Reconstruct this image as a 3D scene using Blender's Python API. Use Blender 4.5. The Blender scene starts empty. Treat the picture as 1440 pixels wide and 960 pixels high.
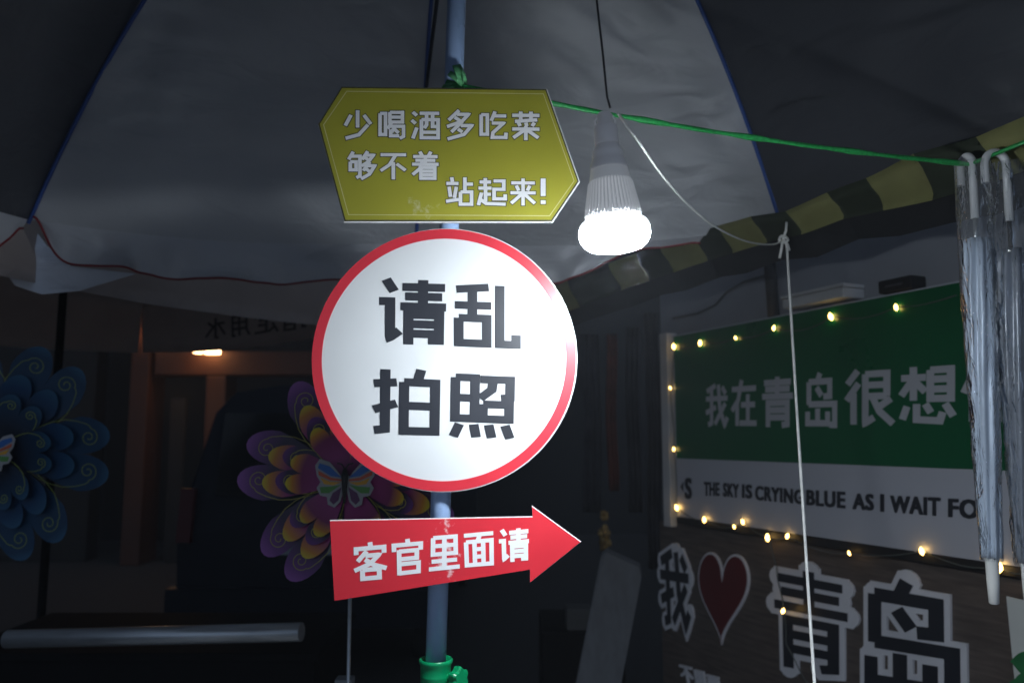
import bpy, bmesh, math, random
from mathutils import Vector as V, Matrix, noise
from mathutils.geometry import delaunay_2d_cdt

random.seed(7)
C = bpy.context.scene.collection
R = math.radians
PI = math.pi

# ------------------------------------------------------------------ camera
PITCH = R(6.9)
EYE = V((0, 0, 1.55))
FPX = 1120.0
cam_d = bpy.data.cameras.new("camera")
cam_d.lens = 28
cam_d.sensor_width = 36
cam_d.clip_start = 0.02
cam_d.clip_end = 300
cam_d.dof.use_dof = True
cam_d.dof.focus_distance = 1.36
cam_d.dof.aperture_fstop = 3.6
cam = bpy.data.objects.new("camera", cam_d)
cam.location = EYE
cam.rotation_euler = (R(90) + PITCH, 0, 0)
C.objects.link(cam)
S = bpy.context.scene
S.camera = cam

# ------------------------------------------------------------------ world (night) and exposure
w = bpy.data.worlds.new("World")
S.world = w
w.use_nodes = True
bg = w.node_tree.nodes["Background"]
bg.inputs[0].default_value = (0.55, 0.72, 1.0, 1)
# night sky; fill added behind the viewer stands in for market lights
_n = w.node_tree
_tc = _n.nodes.new("ShaderNodeTexCoord")
_dp = _n.nodes.new("ShaderNodeVectorMath"); _dp.operation = 'DOT_PRODUCT'
_dp.inputs[1].default_value = V((0.30, -0.95, 0.05)).normalized()
_n.links.new(_tc.outputs["Generated"], _dp.inputs[0])
_mr = _n.nodes.new("ShaderNodeMapRange"); _mr.interpolation_type = 'SMOOTHSTEP'
_mr.inputs["From Min"].default_value = -0.1; _mr.inputs["From Max"].default_value = 0.95
_mr.inputs["To Min"].default_value = 0.045; _mr.inputs["To Max"].default_value = 0.42
_n.links.new(_dp.outputs["Value"], _mr.inputs["Value"])
_n.links.new(_mr.outputs[0], bg.inputs[1])
S.view_settings.view_transform = 'Standard'
S.view_settings.look = 'None'
S.view_settings.exposure = 0
S.view_settings.gamma = 1
S.view_settings.use_curve_mapping = False
S.cycles.use_denoising = True
S.cycles.max_bounces = 8
S.cycles.transparent_max_bounces = 16
S.cycles.sample_clamp_indirect = 4
S.cycles.caustics_reflective = False
S.cycles.caustics_refractive = False

LAMP_GLOW = 360.0        # radiance of the LED dome
WARM_GLOW = 11.0

# ------------------------------------------------------------------ helpers: rays and planes
def ray(px, py):
    X, Y = (px - 720) / FPX, -(py - 480) / FPX
    s, c = math.sin(PITCH), math.cos(PITCH)
    return V((X, c - s * Y, s + c * Y))

def at(px, py, y):                      # point seen at a pixel, y metres ahead of the viewer
    d = ray(px, py)
    return EYE + d * (y / d.y)

def at_z(px, py, z):
    d = ray(px, py)
    return EYE + d * ((z - EYE.z) / d.z)

class Plane:
    def __init__(s, O, U, W):
        s.O = V(O); s.U = V(U).normalized(); s.W = V(W).normalized(); s.N = s.U.cross(s.W)
        s.M = Matrix(((s.U.x, s.W.x, s.N.x, s.O.x), (s.U.y, s.W.y, s.N.y, s.O.y),
                      (s.U.z, s.W.z, s.N.z, s.O.z), (0, 0, 0, 1)))
    def loc(s, px, py, h=0.0):          # pixel -> in-plane coordinates (plane raised by h)
        d = ray(px, py)
        o = s.O + s.N * h
        p = EYE + d * ((o - EYE).dot(s.N) / d.dot(s.N)) - s.O
        return V((p.dot(s.U), p.dot(s.W)))
    def poly(s, pts, h=0.0):
        return [s.loc(x, y, h) for x, y in pts]
    def world(s, a, b, h=0.0):
        return s.O + s.U * a + s.W * b + s.N * h

# ------------------------------------------------------------------ helpers: materials
def mat(name, base, rough=0.6, metal=0.0, var=0.0, vscale=6.0, bump=0.0, bscale=60.0, bdist=0.002,
        spec=0.5, stretch=None, emit=None, estr=0.0, coat=0.0, trans=0.0, base2=None):
    m = bpy.data.materials.new(name)
    m.use_nodes = True
    nt = m.node_tree
    b = nt.nodes["Principled BSDF"]
    b.inputs["Base Color"].default_value = (*base, 1)
    b.inputs["Roughness"].default_value = rough
    b.inputs["Metallic"].default_value = metal
    b.inputs["Specular IOR Level"].default_value = spec
    b.inputs["Coat Weight"].default_value = coat
    b.inputs["Coat Roughness"].default_value = 0.15
    b.inputs["Transmission Weight"].default_value = trans
    if emit:
        b.inputs["Emission Color"].default_value = (*emit, 1)
        b.inputs["Emission Strength"].default_value = estr
    tc = nt.nodes.new("ShaderNodeTexCoord")
    mp = nt.nodes.new("ShaderNodeMapping")
    nt.links.new(tc.outputs["Object"], mp.inputs[0])
    if stretch:
        mp.inputs["Scale"].default_value = stretch
    if var > 0 or base2:
        n = nt.nodes.new("ShaderNodeTexNoise")
        n.inputs["Scale"].default_value = vscale
        n.inputs["Detail"].default_value = 6
        nt.links.new(mp.outputs[0], n.inputs["Vector"])
        r = nt.nodes.new("ShaderNodeValToRGB")
        lo = base2 if base2 else tuple(c * (1 - var) for c in base)
        hi = base if base2 else tuple(min(1, c * (1 + var)) for c in base)
        r.color_ramp.elements[0].color = (*lo, 1); r.color_ramp.elements[0].position = 0.32
        r.color_ramp.elements[1].color = (*hi, 1); r.color_ramp.elements[1].position = 0.68
        nt.links.new(n.outputs["Fac"], r.inputs[0])
        nt.links.new(r.outputs[0], b.inputs["Base Color"])
        rr = nt.nodes.new("ShaderNodeMapRange")
        rr.inputs["To Min"].default_value = max(0.03, rough - 0.1)
        rr.inputs["To Max"].default_value = min(1, rough + 0.1)
        nt.links.new(n.outputs["Fac"], rr.inputs["Value"])
        nt.links.new(rr.outputs[0], b.inputs["Roughness"])
    if bump > 0:
        n2 = nt.nodes.new("ShaderNodeTexNoise")
        n2.inputs["Scale"].default_value = bscale
        n2.inputs["Detail"].default_value = 4
        nt.links.new(mp.outputs[0], n2.inputs["Vector"])
        bp = nt.nodes.new("ShaderNodeBump")
        bp.inputs["Strength"].default_value = bump
        bp.inputs["Distance"].default_value = bdist
        nt.links.new(n2.outputs["Fac"], bp.inputs["Height"])
        nt.links.new(bp.outputs[0], b.inputs["Normal"])
    return m

def stained(m, centre, radius, colour, scale=26.0, thresh=0.56, amount=0.8):
    """adds a glue-stain patch with a shape of its own round a point of the board"""
    nt = m.node_tree
    b = nt.nodes["Principled BSDF"]
    old = b.inputs["Base Color"].links[0].from_socket if b.inputs["Base Color"].links else None
    tc = nt.nodes.new("ShaderNodeTexCoord")
    d = nt.nodes.new("ShaderNodeVectorMath"); d.operation = 'SUBTRACT'
    d.inputs[1].default_value = centre
    nt.links.new(tc.outputs["Object"], d.inputs[0])
    sc = nt.nodes.new("ShaderNodeVectorMath"); sc.operation = 'DIVIDE'
    sc.inputs[1].default_value = radius
    nt.links.new(d.outputs[0], sc.inputs[0])
    ln = nt.nodes.new("ShaderNodeVectorMath"); ln.operation = 'LENGTH'
    nt.links.new(sc.outputs[0], ln.inputs[0])
    n = nt.nodes.new("ShaderNodeTexNoise"); n.inputs["Scale"].default_value = scale
    n.inputs["Detail"].default_value = 8; n.inputs["Roughness"].default_value = 0.65
    nt.links.new(tc.outputs["Object"], n.inputs["Vector"])
    mr = nt.nodes.new("ShaderNodeMapRange")
    mr.inputs["From Min"].default_value = 0; mr.inputs["From Max"].default_value = 1
    mr.inputs["To Min"].default_value = 0.14; mr.inputs["To Max"].default_value = -0.16
    nt.links.new(ln.outputs["Value"], mr.inputs["Value"])
    ad = nt.nodes.new("ShaderNodeMath"); ad.operation = 'ADD'
    nt.links.new(n.outputs["Fac"], ad.inputs[0]); nt.links.new(mr.outputs[0], ad.inputs[1])
    st = nt.nodes.new("ShaderNodeMapRange")
    st.inputs["From Min"].default_value = thresh; st.inputs["From Max"].default_value = thresh + 0.12
    st.inputs["To Max"].default_value = amount
    nt.links.new(ad.outputs[0], st.inputs["Value"])
    mx = nt.nodes.new("ShaderNodeMixRGB")
    mx.inputs[1].default_value = b.inputs["Base Color"].default_value
    mx.inputs[2].default_value = (*colour, 1)
    nt.links.new(st.outputs[0], mx.inputs[0])
    if old: nt.links.new(old, mx.inputs[1])
    nt.links.new(mx.outputs[0], b.inputs["Base Color"])
    return m

def radial(name, stops, rough=0.4, radius=0.26):
    """printed colour running from the hub of a pinwheel to its rim"""
    m = bpy.data.materials.new(name); m.use_nodes = True
    nt = m.node_tree; b = nt.nodes["Principled BSDF"]
    b.inputs["Roughness"].default_value = rough
    tc = nt.nodes.new("ShaderNodeTexCoord")
    ln = nt.nodes.new("ShaderNodeVectorMath"); ln.operation = 'LENGTH'
    nt.links.new(tc.outputs["Object"], ln.inputs[0])
    mr = nt.nodes.new("ShaderNodeMapRange"); mr.inputs["From Max"].default_value = radius
    nt.links.new(ln.outputs["Value"], mr.inputs["Value"])
    r = nt.nodes.new("ShaderNodeValToRGB")
    el = r.color_ramp.elements
    while len(el) < len(stops): el.new(0.5)
    for e, (p, c) in zip(el, stops):
        e.position = p; e.color = (*c, 1)
    nt.links.new(mr.outputs[0], r.inputs[0])
    nt.links.new(r.outputs[0], b.inputs["Base Color"])
    return m

# ------------------------------------------------------------------ helpers: objects
def link(name, bm, mats, parent=None, smooth=False, M=None):
    me = bpy.data.meshes.new(name)
    bmesh.ops.recalc_face_normals(bm, faces=bm.faces)
    bm.to_mesh(me); bm.free()
    for m in (mats if isinstance(mats, (list, tuple)) else [mats]):
        me.materials.append(m)
    if smooth:
        for p in me.polygons: p.use_smooth = True
    o = bpy.data.objects.new(name, me)
    C.objects.link(o)
    if parent: o.parent = parent
    elif M is not None: o.matrix_world = M
    return o

def tag(o, label, cat, group=None):
    o['label'] = label; o['category'] = cat
    if group: o['group'] = group
    return o

def thing(name, label, cat, M=None, loc=None, group=None):
    o = bpy.data.objects.new(name, None)
    o.empty_display_size = 0.05
    C.objects.link(o)
    if M is not None: o.matrix_world = M
    if loc is not None: o.location = loc
    return tag(o, label, cat, group)

def structure(o):
    o['kind'] = 'structure'
    return o

def add_box(bm, a, b, bevel=0.0, mi=0):
    r = bmesh.ops.create_cube(bm, size=1.0)
    vs = r['verts']
    for v in vs:
        v.co = V((a[i] + (v.co[i] + 0.5) * (b[i] - a[i]) for i in range(3)))
    fs = list({f for v in vs for f in v.link_faces})
    if bevel > 0:
        es = list({e for v in vs for e in v.link_edges})
        q = bmesh.ops.bevel(bm, geom=es, offset=bevel, segments=2, affect='EDGES', profile=0.7)
        fs = list(set(q['faces']) | {f for f in fs if f.is_valid})
    for f in fs:
        f.material_index = mi

def add_tube(bm, pts, r, seg=10, mi=0, caps=True, closed=False):
    pts = [V(p) for p in pts]
    n = len(pts)
    rad = r if isinstance(r, (list, tuple)) else [r] * n
    rings = []
    t0 = (pts[1] - pts[0]).normalized()
    up = V((0, 0, 1)) if abs(t0.z) < 0.9 else V((1, 0, 0))
    nx = t0.cross(up).normalized()
    for i, p in enumerate(pts):
        t = (pts[min(i + 1, n - 1)] - pts[max(i - 1, 0)]).normalized()
        nx = (nx - t * nx.dot(t)).normalized()
        ny = t.cross(nx)
        rings.append([bm.verts.new(p + (nx * math.cos(2 * PI * k / seg) + ny * math.sin(2 * PI * k / seg)) * rad[i])
                      for k in range(seg)])
    for i in range(n - 1):
        for k in range(seg):
            f = bm.faces.new((rings[i][k], rings[i][(k + 1) % seg], rings[i + 1][(k + 1) % seg], rings[i + 1][k]))
            f.material_index = mi; f.smooth = True
    if caps:
        for q in (rings[0][::-1], rings[-1]):
            f = bm.faces.new(q); f.material_index = mi

def add_lathe(bm, prof, seg=32, mi=0, rfun=None, O=V((0, 0, 0)), cap=True):
    rings = []
    for (r, z) in prof:
        rings.append([bm.verts.new(O + V(((r + (rfun(k / seg, z) if rfun else 0)) * math.cos(2 * PI * k / seg),
                                          (r + (rfun(k / seg, z) if rfun else 0)) * math.sin(2 * PI * k / seg), z)))
                      for k in range(seg)])
    for i in range(len(prof) - 1):
        for k in range(seg):
            f = bm.faces.new((rings[i][k], rings[i][(k + 1) % seg], rings[i + 1][(k + 1) % seg], rings[i + 1][k]))
            f.material_index = mi; f.smooth = True
    if cap:
        f = bm.faces.new(rings[0][::-1]); f.material_index = mi
        f = bm.faces.new(rings[-1]); f.material_index = mi

def add_prism(bm, pts, h0, h1, mi=0):
    a = [bm.verts.new((p[0], p[1], h0)) for p in pts]
    b = [bm.verts.new((p[0], p[1], h1)) for p in pts]
    n = len(pts)
    bm.faces.new(a[::-1]).material_index = mi
    bm.faces.new(b).material_index = mi
    for i in range(n):
        bm.faces.new((a[i], a[(i + 1) % n], b[(i + 1) % n], b[i])).material_index = mi

def ccw(p):
    s = sum(p[i][0] * p[(i + 1) % len(p)][1] - p[(i + 1) % len(p)][0] * p[i][1] for i in range(len(p)))
    return p if s > 0 else p[::-1]

def add_union(bm, polys, h0, h1, mi=0):
    """one flat sheet with thickness from overlapping outlines (their union, holes kept)"""
    vs, fs = [], []
    xs = [q[0] for p in polys for q in p]; ys = [q[1] for p in polys for q in p]
    cx, cy = (min(xs) + max(xs)) / 2, (min(ys) + max(ys)) / 2
    k = 100 / max(max(xs) - min(xs), max(ys) - min(ys))
    for p in polys:
        p = ccw([V(((q[0] - cx) * k, (q[1] - cy) * k)) for q in p])
        if abs(sum(p[i].x * p[(i + 1) % len(p)].y - p[(i + 1) % len(p)].x * p[i].y for i in range(len(p)))) < .004: continue
        fs.append(list(range(len(vs), len(vs) + len(p)))); vs += p
    ed = [(f[i - 1], f[i]) for f in fs for i in range(len(f))]
    raw, oe, of, _, _, _ = delaunay_2d_cdt(vs, ed, [], 0, 1e-4)
    ov = [V((p.x / k + cx, p.y / k + cy)) for p in raw]
    P = []
    for f in fs:
        q = [vs[i] for i in f]
        P.append((min(v.x for v in q), max(v.x for v in q), min(v.y for v in q), max(v.y for v in q), q))
    def inside(c):
        for x0, x1, y0, y1, q in P:
            if x0 <= c.x <= x1 and y0 <= c.y <= y1:
                odd = False
                for i in range(len(q)):
                    a, b = q[i - 1], q[i]
                    if (a.y > c.y) != (b.y > c.y) and c.x < (b.x - a.x) * (c.y - a.y) / (b.y - a.y) + a.x: odd = not odd
                if odd: return True
        return False
    tri = [f for f in of if inside((raw[f[0]] + raw[f[1]] + raw[f[2]]) / 3)]
    top, bot = {}, {}
    def g(d, i, h):
        if i not in d: d[i] = bm.verts.new((ov[i].x, ov[i].y, h))
        return d[i]
    edges = {}
    for f in tri:
        bm.faces.new([g(top, i, h1) for i in f]).material_index = mi
        for a, b in zip(f, f[1:] + f[:1]):
            edges[(a, b)] = 1
    for (a, b) in edges:
        if (b, a) not in edges:
            bm.faces.new((g(top, a, h1), g(bot, a, h0), g(bot, b, h0), g(top, b, h1))).material_index = mi

def stroke(pts, wx, wy=None, cap=0.0, rounded=False):
    """outlines of a pen stroke; wx = width of upright strokes, wy = of level ones"""
    wy = wy or wx
    k = wx / wy
    P = [V((p[0], p[1] * k)) for p in pts]
    h = wx / 2
    out = []
    n = len(P)
    for i in range(n - 1):
        a, b = P[i], P[i + 1]
        t = (b - a).normalized()
        nn = V((-t.y, t.x))
        a2 = a - t * cap if i == 0 else a
        b2 = b + t * cap if i == n - 2 else b
        out.append([a2 + nn * h, a2 - nn * h, b2 - nn * h, b2 + nn * h])
        if i < n - 2:
            t2 = (P[i + 2] - b).normalized()
            cr = t.x * t2.y - t.y * t2.x
            if abs(cr) > 1e-3:
                sgn = -1 if cr > 0 else 1
                n1 = nn * sgn * h; n2 = V((-t2.y, t2.x)) * sgn * h
                m = (n1 + n2)
                m = m.normalized() * min(h / max(0.3, math.cos(n1.angle(n2) / 2)), h * 1.6)
                out.append([b, b + n1, b + m, b + n2])
    if rounded:
        for q in P:
            out.append([q + V((math.cos(a), math.sin(a))) * h for a in [2 * PI * j / 14 for j in range(14)]])
    return [[V((p.x, p.y / k)) for p in o] for o in out]

# pen strokes of the written characters, in a 100 x 100 square with y pointing down
G = {
'请': "12,2 24,20;2,35 18,35 18,88 32,78;36,13 98,13;40,27 94,27;33,42 100,42;66,2 66,42;45,98 45,54 90,54 90,91 74,91;45,68 90,68;45,82 90,82",
'乱': "54,5 4,9;29,7 29,54;2,34 58,34;8,54 51,54 51,93 8,93 8,54;71,2 71,93 96,93 96,78",
'拍': "2,24 36,21;19,2 19,92 3,94;2,63 36,53;72,0 67,18;47,20 93,20 93,94 47,94 47,20;47,56 93,56",
'照': "10,6 40,6 40,70 10,70 10,6;10,38 40,38;48,8 94,8 94,36 80,37;68,8 66,24 48,38;53,47 93,47 93,70 53,70 53,47;17,79 8,99;39,79 43,99;62,79 67,99;87,79 95,99",
'少': "50,2 50,60;27,18 7,54;72,18 96,48;86,50 54,84 8,96",
'喝': "8,10 28,10 28,84 8,84 8,10;44,6 90,6 90,40 44,40 44,6;44,23 90,23;50,42 36,64;44,55 94,55 94,90 80,97;63,56 50,76;62,66 76,78;47,66 47,88 78,88",
'酒': "6,6 20,18;2,34 16,46;20,60 6,98;30,10 98,10;36,32 94,32 94,95 36,95 36,32;54,10 54,50 46,62;75,10 75,56 92,56;36,76 94,76",
'多': "50,0 12,34;42,14 84,14 60,38 6,56;34,24 54,36;62,38 22,74;56,52 96,52 68,82 8,98;46,64 62,74",
'吃': "8,12 30,12 30,82 8,82 8,12;58,0 44,34;52,16 98,16;46,42 88,42 50,76 48,93 96,93 97,76",
'菜': "2,15 98,15;32,2 32,28;68,2 68,28;90,30 12,36;24,40 30,52;50,40 53,52;80,40 72,52;2,62 98,62;50,52 50,100;44,66 6,92;56,66 94,92",
'够': "22,2 5,30;16,18 46,18 46,88 33,95;11,38 32,38 32,67 11,67 11,38;74,0 54,30;70,14 94,14 76,38 52,53;66,23 79,34;82,38 58,70;76,52 99,52 80,82 50,99;68,62 81,73",
'不': "4,8 96,8;58,10 36,46 4,68;50,36 50,100;62,42 94,66",
'着': "30,0 38,14;70,0 62,14;6,18 94,18;14,32 86,32;2,46 98,46;50,18 50,46;40,32 30,62 4,84;34,58 84,58 84,97 34,97 34,58;34,71 84,71;34,84 84,84",
'站': "22,0 25,16;3,22 47,22;13,34 18,70;39,34 32,74;2,86 48,79;70,0 70,52;70,24 99,24;54,52 94,52 94,96 54,96 54,52",
'起': "7,16 47,16;27,2 27,38;3,38 49,38;28,38 28,86;28,60 47,60;14,54 3,99;12,80 30,93 99,95;56,12 92,12 92,42 58,42 58,76 97,76 97,60",
'来': "6,18 94,18;25,28 34,46;75,28 66,46;3,54 97,54;50,2 50,100;46,58 6,92;54,58 94,92",
'!': "50,2 50,68;50,84 50,98",
'客': "50,0 52,14;8,32 8,16 92,16 92,32;40,24 12,50;36,36 76,36 50,58 2,74;34,46 60,62 98,74;26,74 76,74 76,97 26,97 26,74",
'官': "50,0 52,14;8,34 8,16 92,16 92,34;24,30 24,100;24,34 80,34 80,56 24,56;24,70 86,70 86,95 24,95",
'里': "14,6 86,6 86,54 14,54 14,6;14,30 86,30;50,6 50,94;10,74 90,74;2,95 98,95",
'面': "3,7 97,7;54,8 46,27;9,27 91,27 91,95 9,95 9,27;36,27 36,95;64,27 64,95;36,50 64,50;36,72 64,72",
'我': "45,4 7,16;3,34 97,34;28,12 28,91 13,95;3,67 47,54;58,2 64,56 85,95 97,78;88,46 43,93;74,8 89,24",
'在': "3,20 97,20;42,1 28,44 3,66;24,46 24,99;40,54 93,54;66,32 66,92;34,93 99,93",
'青': "9,12 91,12;13,25 87,25;3,39 97,39;50,1 50,39;21,99 21,52 80,52 80,93 64,95;21,66 80,66;21,80 80,80",
'岛': "50,0 43,14;17,16 78,16 78,44 60,45;17,16 17,60;40,27 54,43;17,59 92,59 92,98 77,98;13,73 13,95 72,95 72,73;43,67 43,95",
'很': "27,1 5,25;29,24 3,55;18,42 18,99;43,8 87,8 87,48;43,8 43,96 61,86;43,28 87,28;43,48 87,48;95,53 72,67;57,48 72,75 99,97",
'想': "3,20 49,20;26,1 26,60;24,24 3,51;28,26 48,45;57,8 93,8 93,57 57,57 57,8;57,24 93,24;57,41 93,41;14,70 5,93;32,66 32,93 74,95 79,80;48,66 58,81;83,66 97,87",
'你': "30,1 5,51;20,36 20,99;55,1 38,39;46,20 97,20 90,37;68,22 68,93 53,93;52,48 39,81;82,48 97,81",
'指': "2,24 38,24;20,3 20,92 5,92;2,64 38,52;53,3 53,38 93,38 93,27;89,8 54,24;51,50 91,50 91,97 51,97 51,50;51,73 91,73",
'定': "50,0 52,14;8,32 8,16 92,16 92,32;21,38 81,38;52,38 52,88;52,61 84,61;28,54 5,97;22,74 40,90 99,95",
'用': "18,8 18,70 5,97;18,8 84,8 84,95 71,95;18,36 84,36;18,64 84,64;51,8 51,97",
'水': "50,1 50,94 35,94;7,28 39,28 5,83;87,20 58,44;54,36 97,89",
}

def quad_map(q):
    a, b, c, d = q                      # TL, TR, BR, BL in plane coordinates
    return lambda u, v: (a * (1 - u) + b * u) * (1 - v) + (d * (1 - u) + c * u) * v

def glyph(ch, q, wx=11, wy=None, grow=0.0, rounded=False):
    f = quad_map(q)
    out = []
    for s in G[ch].split(';'):
        pts = [tuple(float(t) for t in p.split(',')) for p in s.split()]
        out += stroke(pts, wx + grow, (wy or wx) + grow, cap=grow / 2, rounded=rounded)
    return [[f(p.x / 100, p.y / 100) for p in o] for o in out]

def rect(x0, y0, x1, y1, s=0.0, s2=None):
    s2 = s if s2 is None else s2        # s: how far the right end lies lower than the left
    return [(x0, y0), (x1, y0 + s), (x1, y1 + s2), (x0, y1)]

def latin(word, q, bold=0.03, space=1.1):
    """outline of a word in the built-in sans face, fitted into the quad q"""
    cu = bpy.data.curves.new("lettering", 'FONT')
    cu.body = word; cu.space_character = space; cu.resolution_u = 3; cu.fill_mode = 'BOTH'
    o = bpy.data.objects.new("lettering", cu)
    C.objects.link(o)
    bpy.context.view_layer.update()
    me = o.evaluated_get(bpy.context.evaluated_depsgraph_get()).to_mesh()
    vs = [v.co.copy() for v in me.vertices]
    ps = [list(p.vertices) for p in me.polygons]
    bpy.data.objects.remove(o); bpy.data.curves.remove(cu)
    x0, x1 = min(v.x for v in vs), max(v.x for v in vs)
    y0, y1 = min(v.y for v in vs), max(v.y for v in vs)
    f = quad_map(q)
    out = []
    for dx, dy in ((0, 0), (bold, 0), (-bold, 0), (0, bold * .6), (0, -bold * .6), (bold, bold * .5), (-bold, -bold * .5), (bold, -bold * .5), (-bold, bold * .5)):
        out += [[f((vs[i].x + dx - x0 + bold) / (x1 - x0 + 2 * bold), 1 - (vs[i].y + dy - y0 + bold * .6) / (y1 - y0 + 1.2 * bold)) for i in p] for p in ps]
    return out

def circle(c, r, n=96, ry=None):
    return [V((c[0] + r * math.cos(2 * PI * i / n), c[1] + (ry or r) * math.sin(2 * PI * i / n))) for i in range(n)]

def inset(pts, d):
    n = len(pts); pts = ccw(list(pts)); out = []
    for i in range(n):
        a, b, c = pts[i - 1], pts[i], pts[(i + 1) % n]
        t1 = (b - a).normalized(); t2 = (c - b).normalized()
        n1 = V((-t1.y, t1.x)); n2 = V((-t2.y, t2.x))
        m = (n1 + n2).normalized()
        out.append(b + m * (d / max(0.25, m.dot(n1))))
    return out

# ------------------------------------------------------------------ materials
M_white = mat("white_board", (0.66, 0.67, 0.68), 0.42, var=0.04, vscale=7, bump=0.05, bscale=14, bdist=0.003)
M_edge = mat("foam_edge", (0.82, 0.82, 0.82), 0.6)
M_red = mat("red_print", (0.60, 0.028, 0.045), 0.36, var=0.04, vscale=14, bump=0.06, bscale=16, bdist=0.003)
M_redarrow = mat("red_arrow_print", (0.60, 0.022, 0.036), 0.36, var=0.05, vscale=10, bump=0.06, bscale=16, bdist=0.003)
M_olive = mat("olive_yellow_print", (0.37, 0.35, 0.035), 0.36, var=0.06, vscale=5, bump=0.08, bscale=10, bdist=0.003, metal=0.1)
M_cream = mat("cream_line", (0.62, 0.58, 0.30), 0.4)
M_ink = mat("black_ink", (0.022, 0.024, 0.032), 0.42, var=0.1)
M_inkgrey = mat("dark_outline_ink", (0.05, 0.05, 0.03), 0.45)
M_pale = mat("pale_lettering", (0.74, 0.74, 0.76), 0.42, var=0.02)
M_pole = mat("blue_pole_paint", (0.38, 0.53, 0.82), 0.3, var=0.08, vscale=12, bump=0.05, bscale=80, bdist=0.0006, coat=0.3)
M_polelow = mat("pale_blue_pole_paint", (0.45, 0.58, 0.82), 0.3, var=0.05, vscale=20, coat=0.3)
M_greenp = mat("green_plastic", (0.0, 0.30, 0.11), 0.3, var=0.06, vscale=20, bump=0.05, bscale=120, bdist=0.0006)
M_rope = mat("green_plastic_rope", (0.02, 0.33, 0.075), 0.38, var=0.25, vscale=160, bump=0.5, bscale=400, bdist=0.001)
M_tape = mat("pale_green_tape", (0.15, 0.5, 0.22), 0.35, var=0.25, vscale=80)
M_cable = mat("white_cable", (0.78, 0.78, 0.76), 0.45, var=0.06, vscale=40)
M_dcord = mat("dark_cord", (0.06, 0.06, 0.065), 0.5)
M_socket = mat("white_holder_added_glow", (0.85, 0.85, 0.88), 0.35, var=0.03, emit=(.9, .93, 1), estr=.05)  # faint emission added so the unlit holder looks lit
M_body = mat("lamp_body_added_glow", (0.90, 0.90, 0.91), 0.4, var=0.03, emit=(.9, .95, 1), estr=.11)  # faint emission added to brighten the housing, which gives no light itself
M_dome = mat("lit_dome", (0.9, 0.9, 0.9), 0.4, emit=(0.86, 0.94, 1.0), estr=LAMP_GLOW)
M_rim = mat("milky_dome_rim", (0.9, 0.9, 0.9), 0.4, emit=(0.86, 0.94, 1.0), estr=3)
M_rib = mat("blue_rib_paint", (0.05, 0.12, 0.42), 0.35, var=0.1)
M_strut = mat("dark_strut", (0.03, 0.035, 0.05), 0.4, metal=0.4)
M_trim = mat("red_trim", (0.26, 0.015, 0.022), 0.7, var=0.1)
M_steel = mat("galvanised_tube", (0.52, 0.54, 0.56), 0.38, metal=0.75, var=0.12, vscale=5, stretch=(1, 8, 8))
M_cart = mat("dark_cart_panel", (0.006, 0.006, 0.007), 0.8, var=0.3, vscale=4, spec=0.12)
M_vanpaint = mat("dark_van_paint", (0.006, 0.008, 0.014), 0.5, coat=0.0, var=0.1, spec=0.12)
M_vanglass = mat("dark_van_glass", (0.004, 0.005, 0.007), 0.15, spec=0.2)
M_rubber = mat("tyre_rubber", (0.012, 0.012, 0.012), 0.8)
M_taillight = mat("tail_light_lens", (0.05, 0.006, 0.008), 0.5, spec=.2)
M_plate = mat("grey_plate", (0.22, 0.24, 0.26), 0.45, var=0.1)
M_asphalt = mat("dark_paving", (0.022, 0.021, 0.021), 0.85, var=0.35, vscale=18, bump=0.5, bscale=90, bdist=0.006)
M_bounce_slab = mat("pale_bounce_slab", (0.42, 0.41, 0.40), 0.8, var=0.12, vscale=6, bump=0.3, bscale=50, bdist=0.003)  # kept pale so the added slab throws lamp light upward
M_green = mat("green_board_print", (0.002, 0.105, 0.036), 0.30, var=0.05, vscale=3, bump=0.05, bscale=5, bdist=0.004)
M_bwhite = mat("board_white", (0.50, 0.51, 0.57), 0.32, var=0.03, vscale=3, bump=0.05, bscale=5, bdist=0.004)
M_bletter = mat("board_letter_white", (0.50, 0.51, 0.55), 0.4)
M_brown = mat("brown_wood_panel", (0.10, 0.078, 0.068), 0.62, var=0.28, vscale=5, stretch=(1.5, 14, 4), bump=0.25, bscale=20, bdist=0.003)
M_upper = mat("grey_wall", (0.26, 0.27, 0.30), 0.75, var=0.16, vscale=2.2, bump=0.2, bscale=20, bdist=0.004)
M_frame = mat("white_post_paint", (0.55, 0.56, 0.58), 0.5, var=0.08)
M_heart = mat("dark_red_heart", (0.115, 0.012, 0.014), 0.4, var=0.08)
M_wout = mat("white_letter_rim", (0.72, 0.72, 0.77), 0.45, var=0.05)
M_black = mat("matt_black", (0.012, 0.012, 0.014), 0.6, var=0.2)
M_wire = mat("fairy_wire", (0.10, 0.11, 0.10), 0.4)
M_fairy = mat("fairy_bulb_glow", (0.9, 0.7, 0.4), 0.3, emit=(1.0, 0.60, 0.16), estr=WARM_GLOW)
M_yst = mat("yellow_stripe_cloth", (0.35, 0.345, 0.14), 0.7, var=0.12, vscale=10, bump=0.25, bscale=90)
M_gst = mat("dark_green_stripe_cloth", (0.055, 0.07, 0.045), 0.7, var=0.15, vscale=10, bump=0.25, bscale=90)
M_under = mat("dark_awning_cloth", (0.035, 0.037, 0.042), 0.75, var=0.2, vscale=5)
M_tip = mat("white_plastic_tip", (0.72, 0.72, 0.70), 0.35)
M_handle = mat("milky_handle", (0.62, 0.63, 0.64), 0.25)
M_umfab = mat("folded_silver_blue_cloth", (0.46, 0.54, 0.66), 0.36, metal=0.15, var=0.18, vscale=30, stretch=(1, 1, 0.15), bump=0.35, bscale=60, bdist=0.003)
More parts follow.
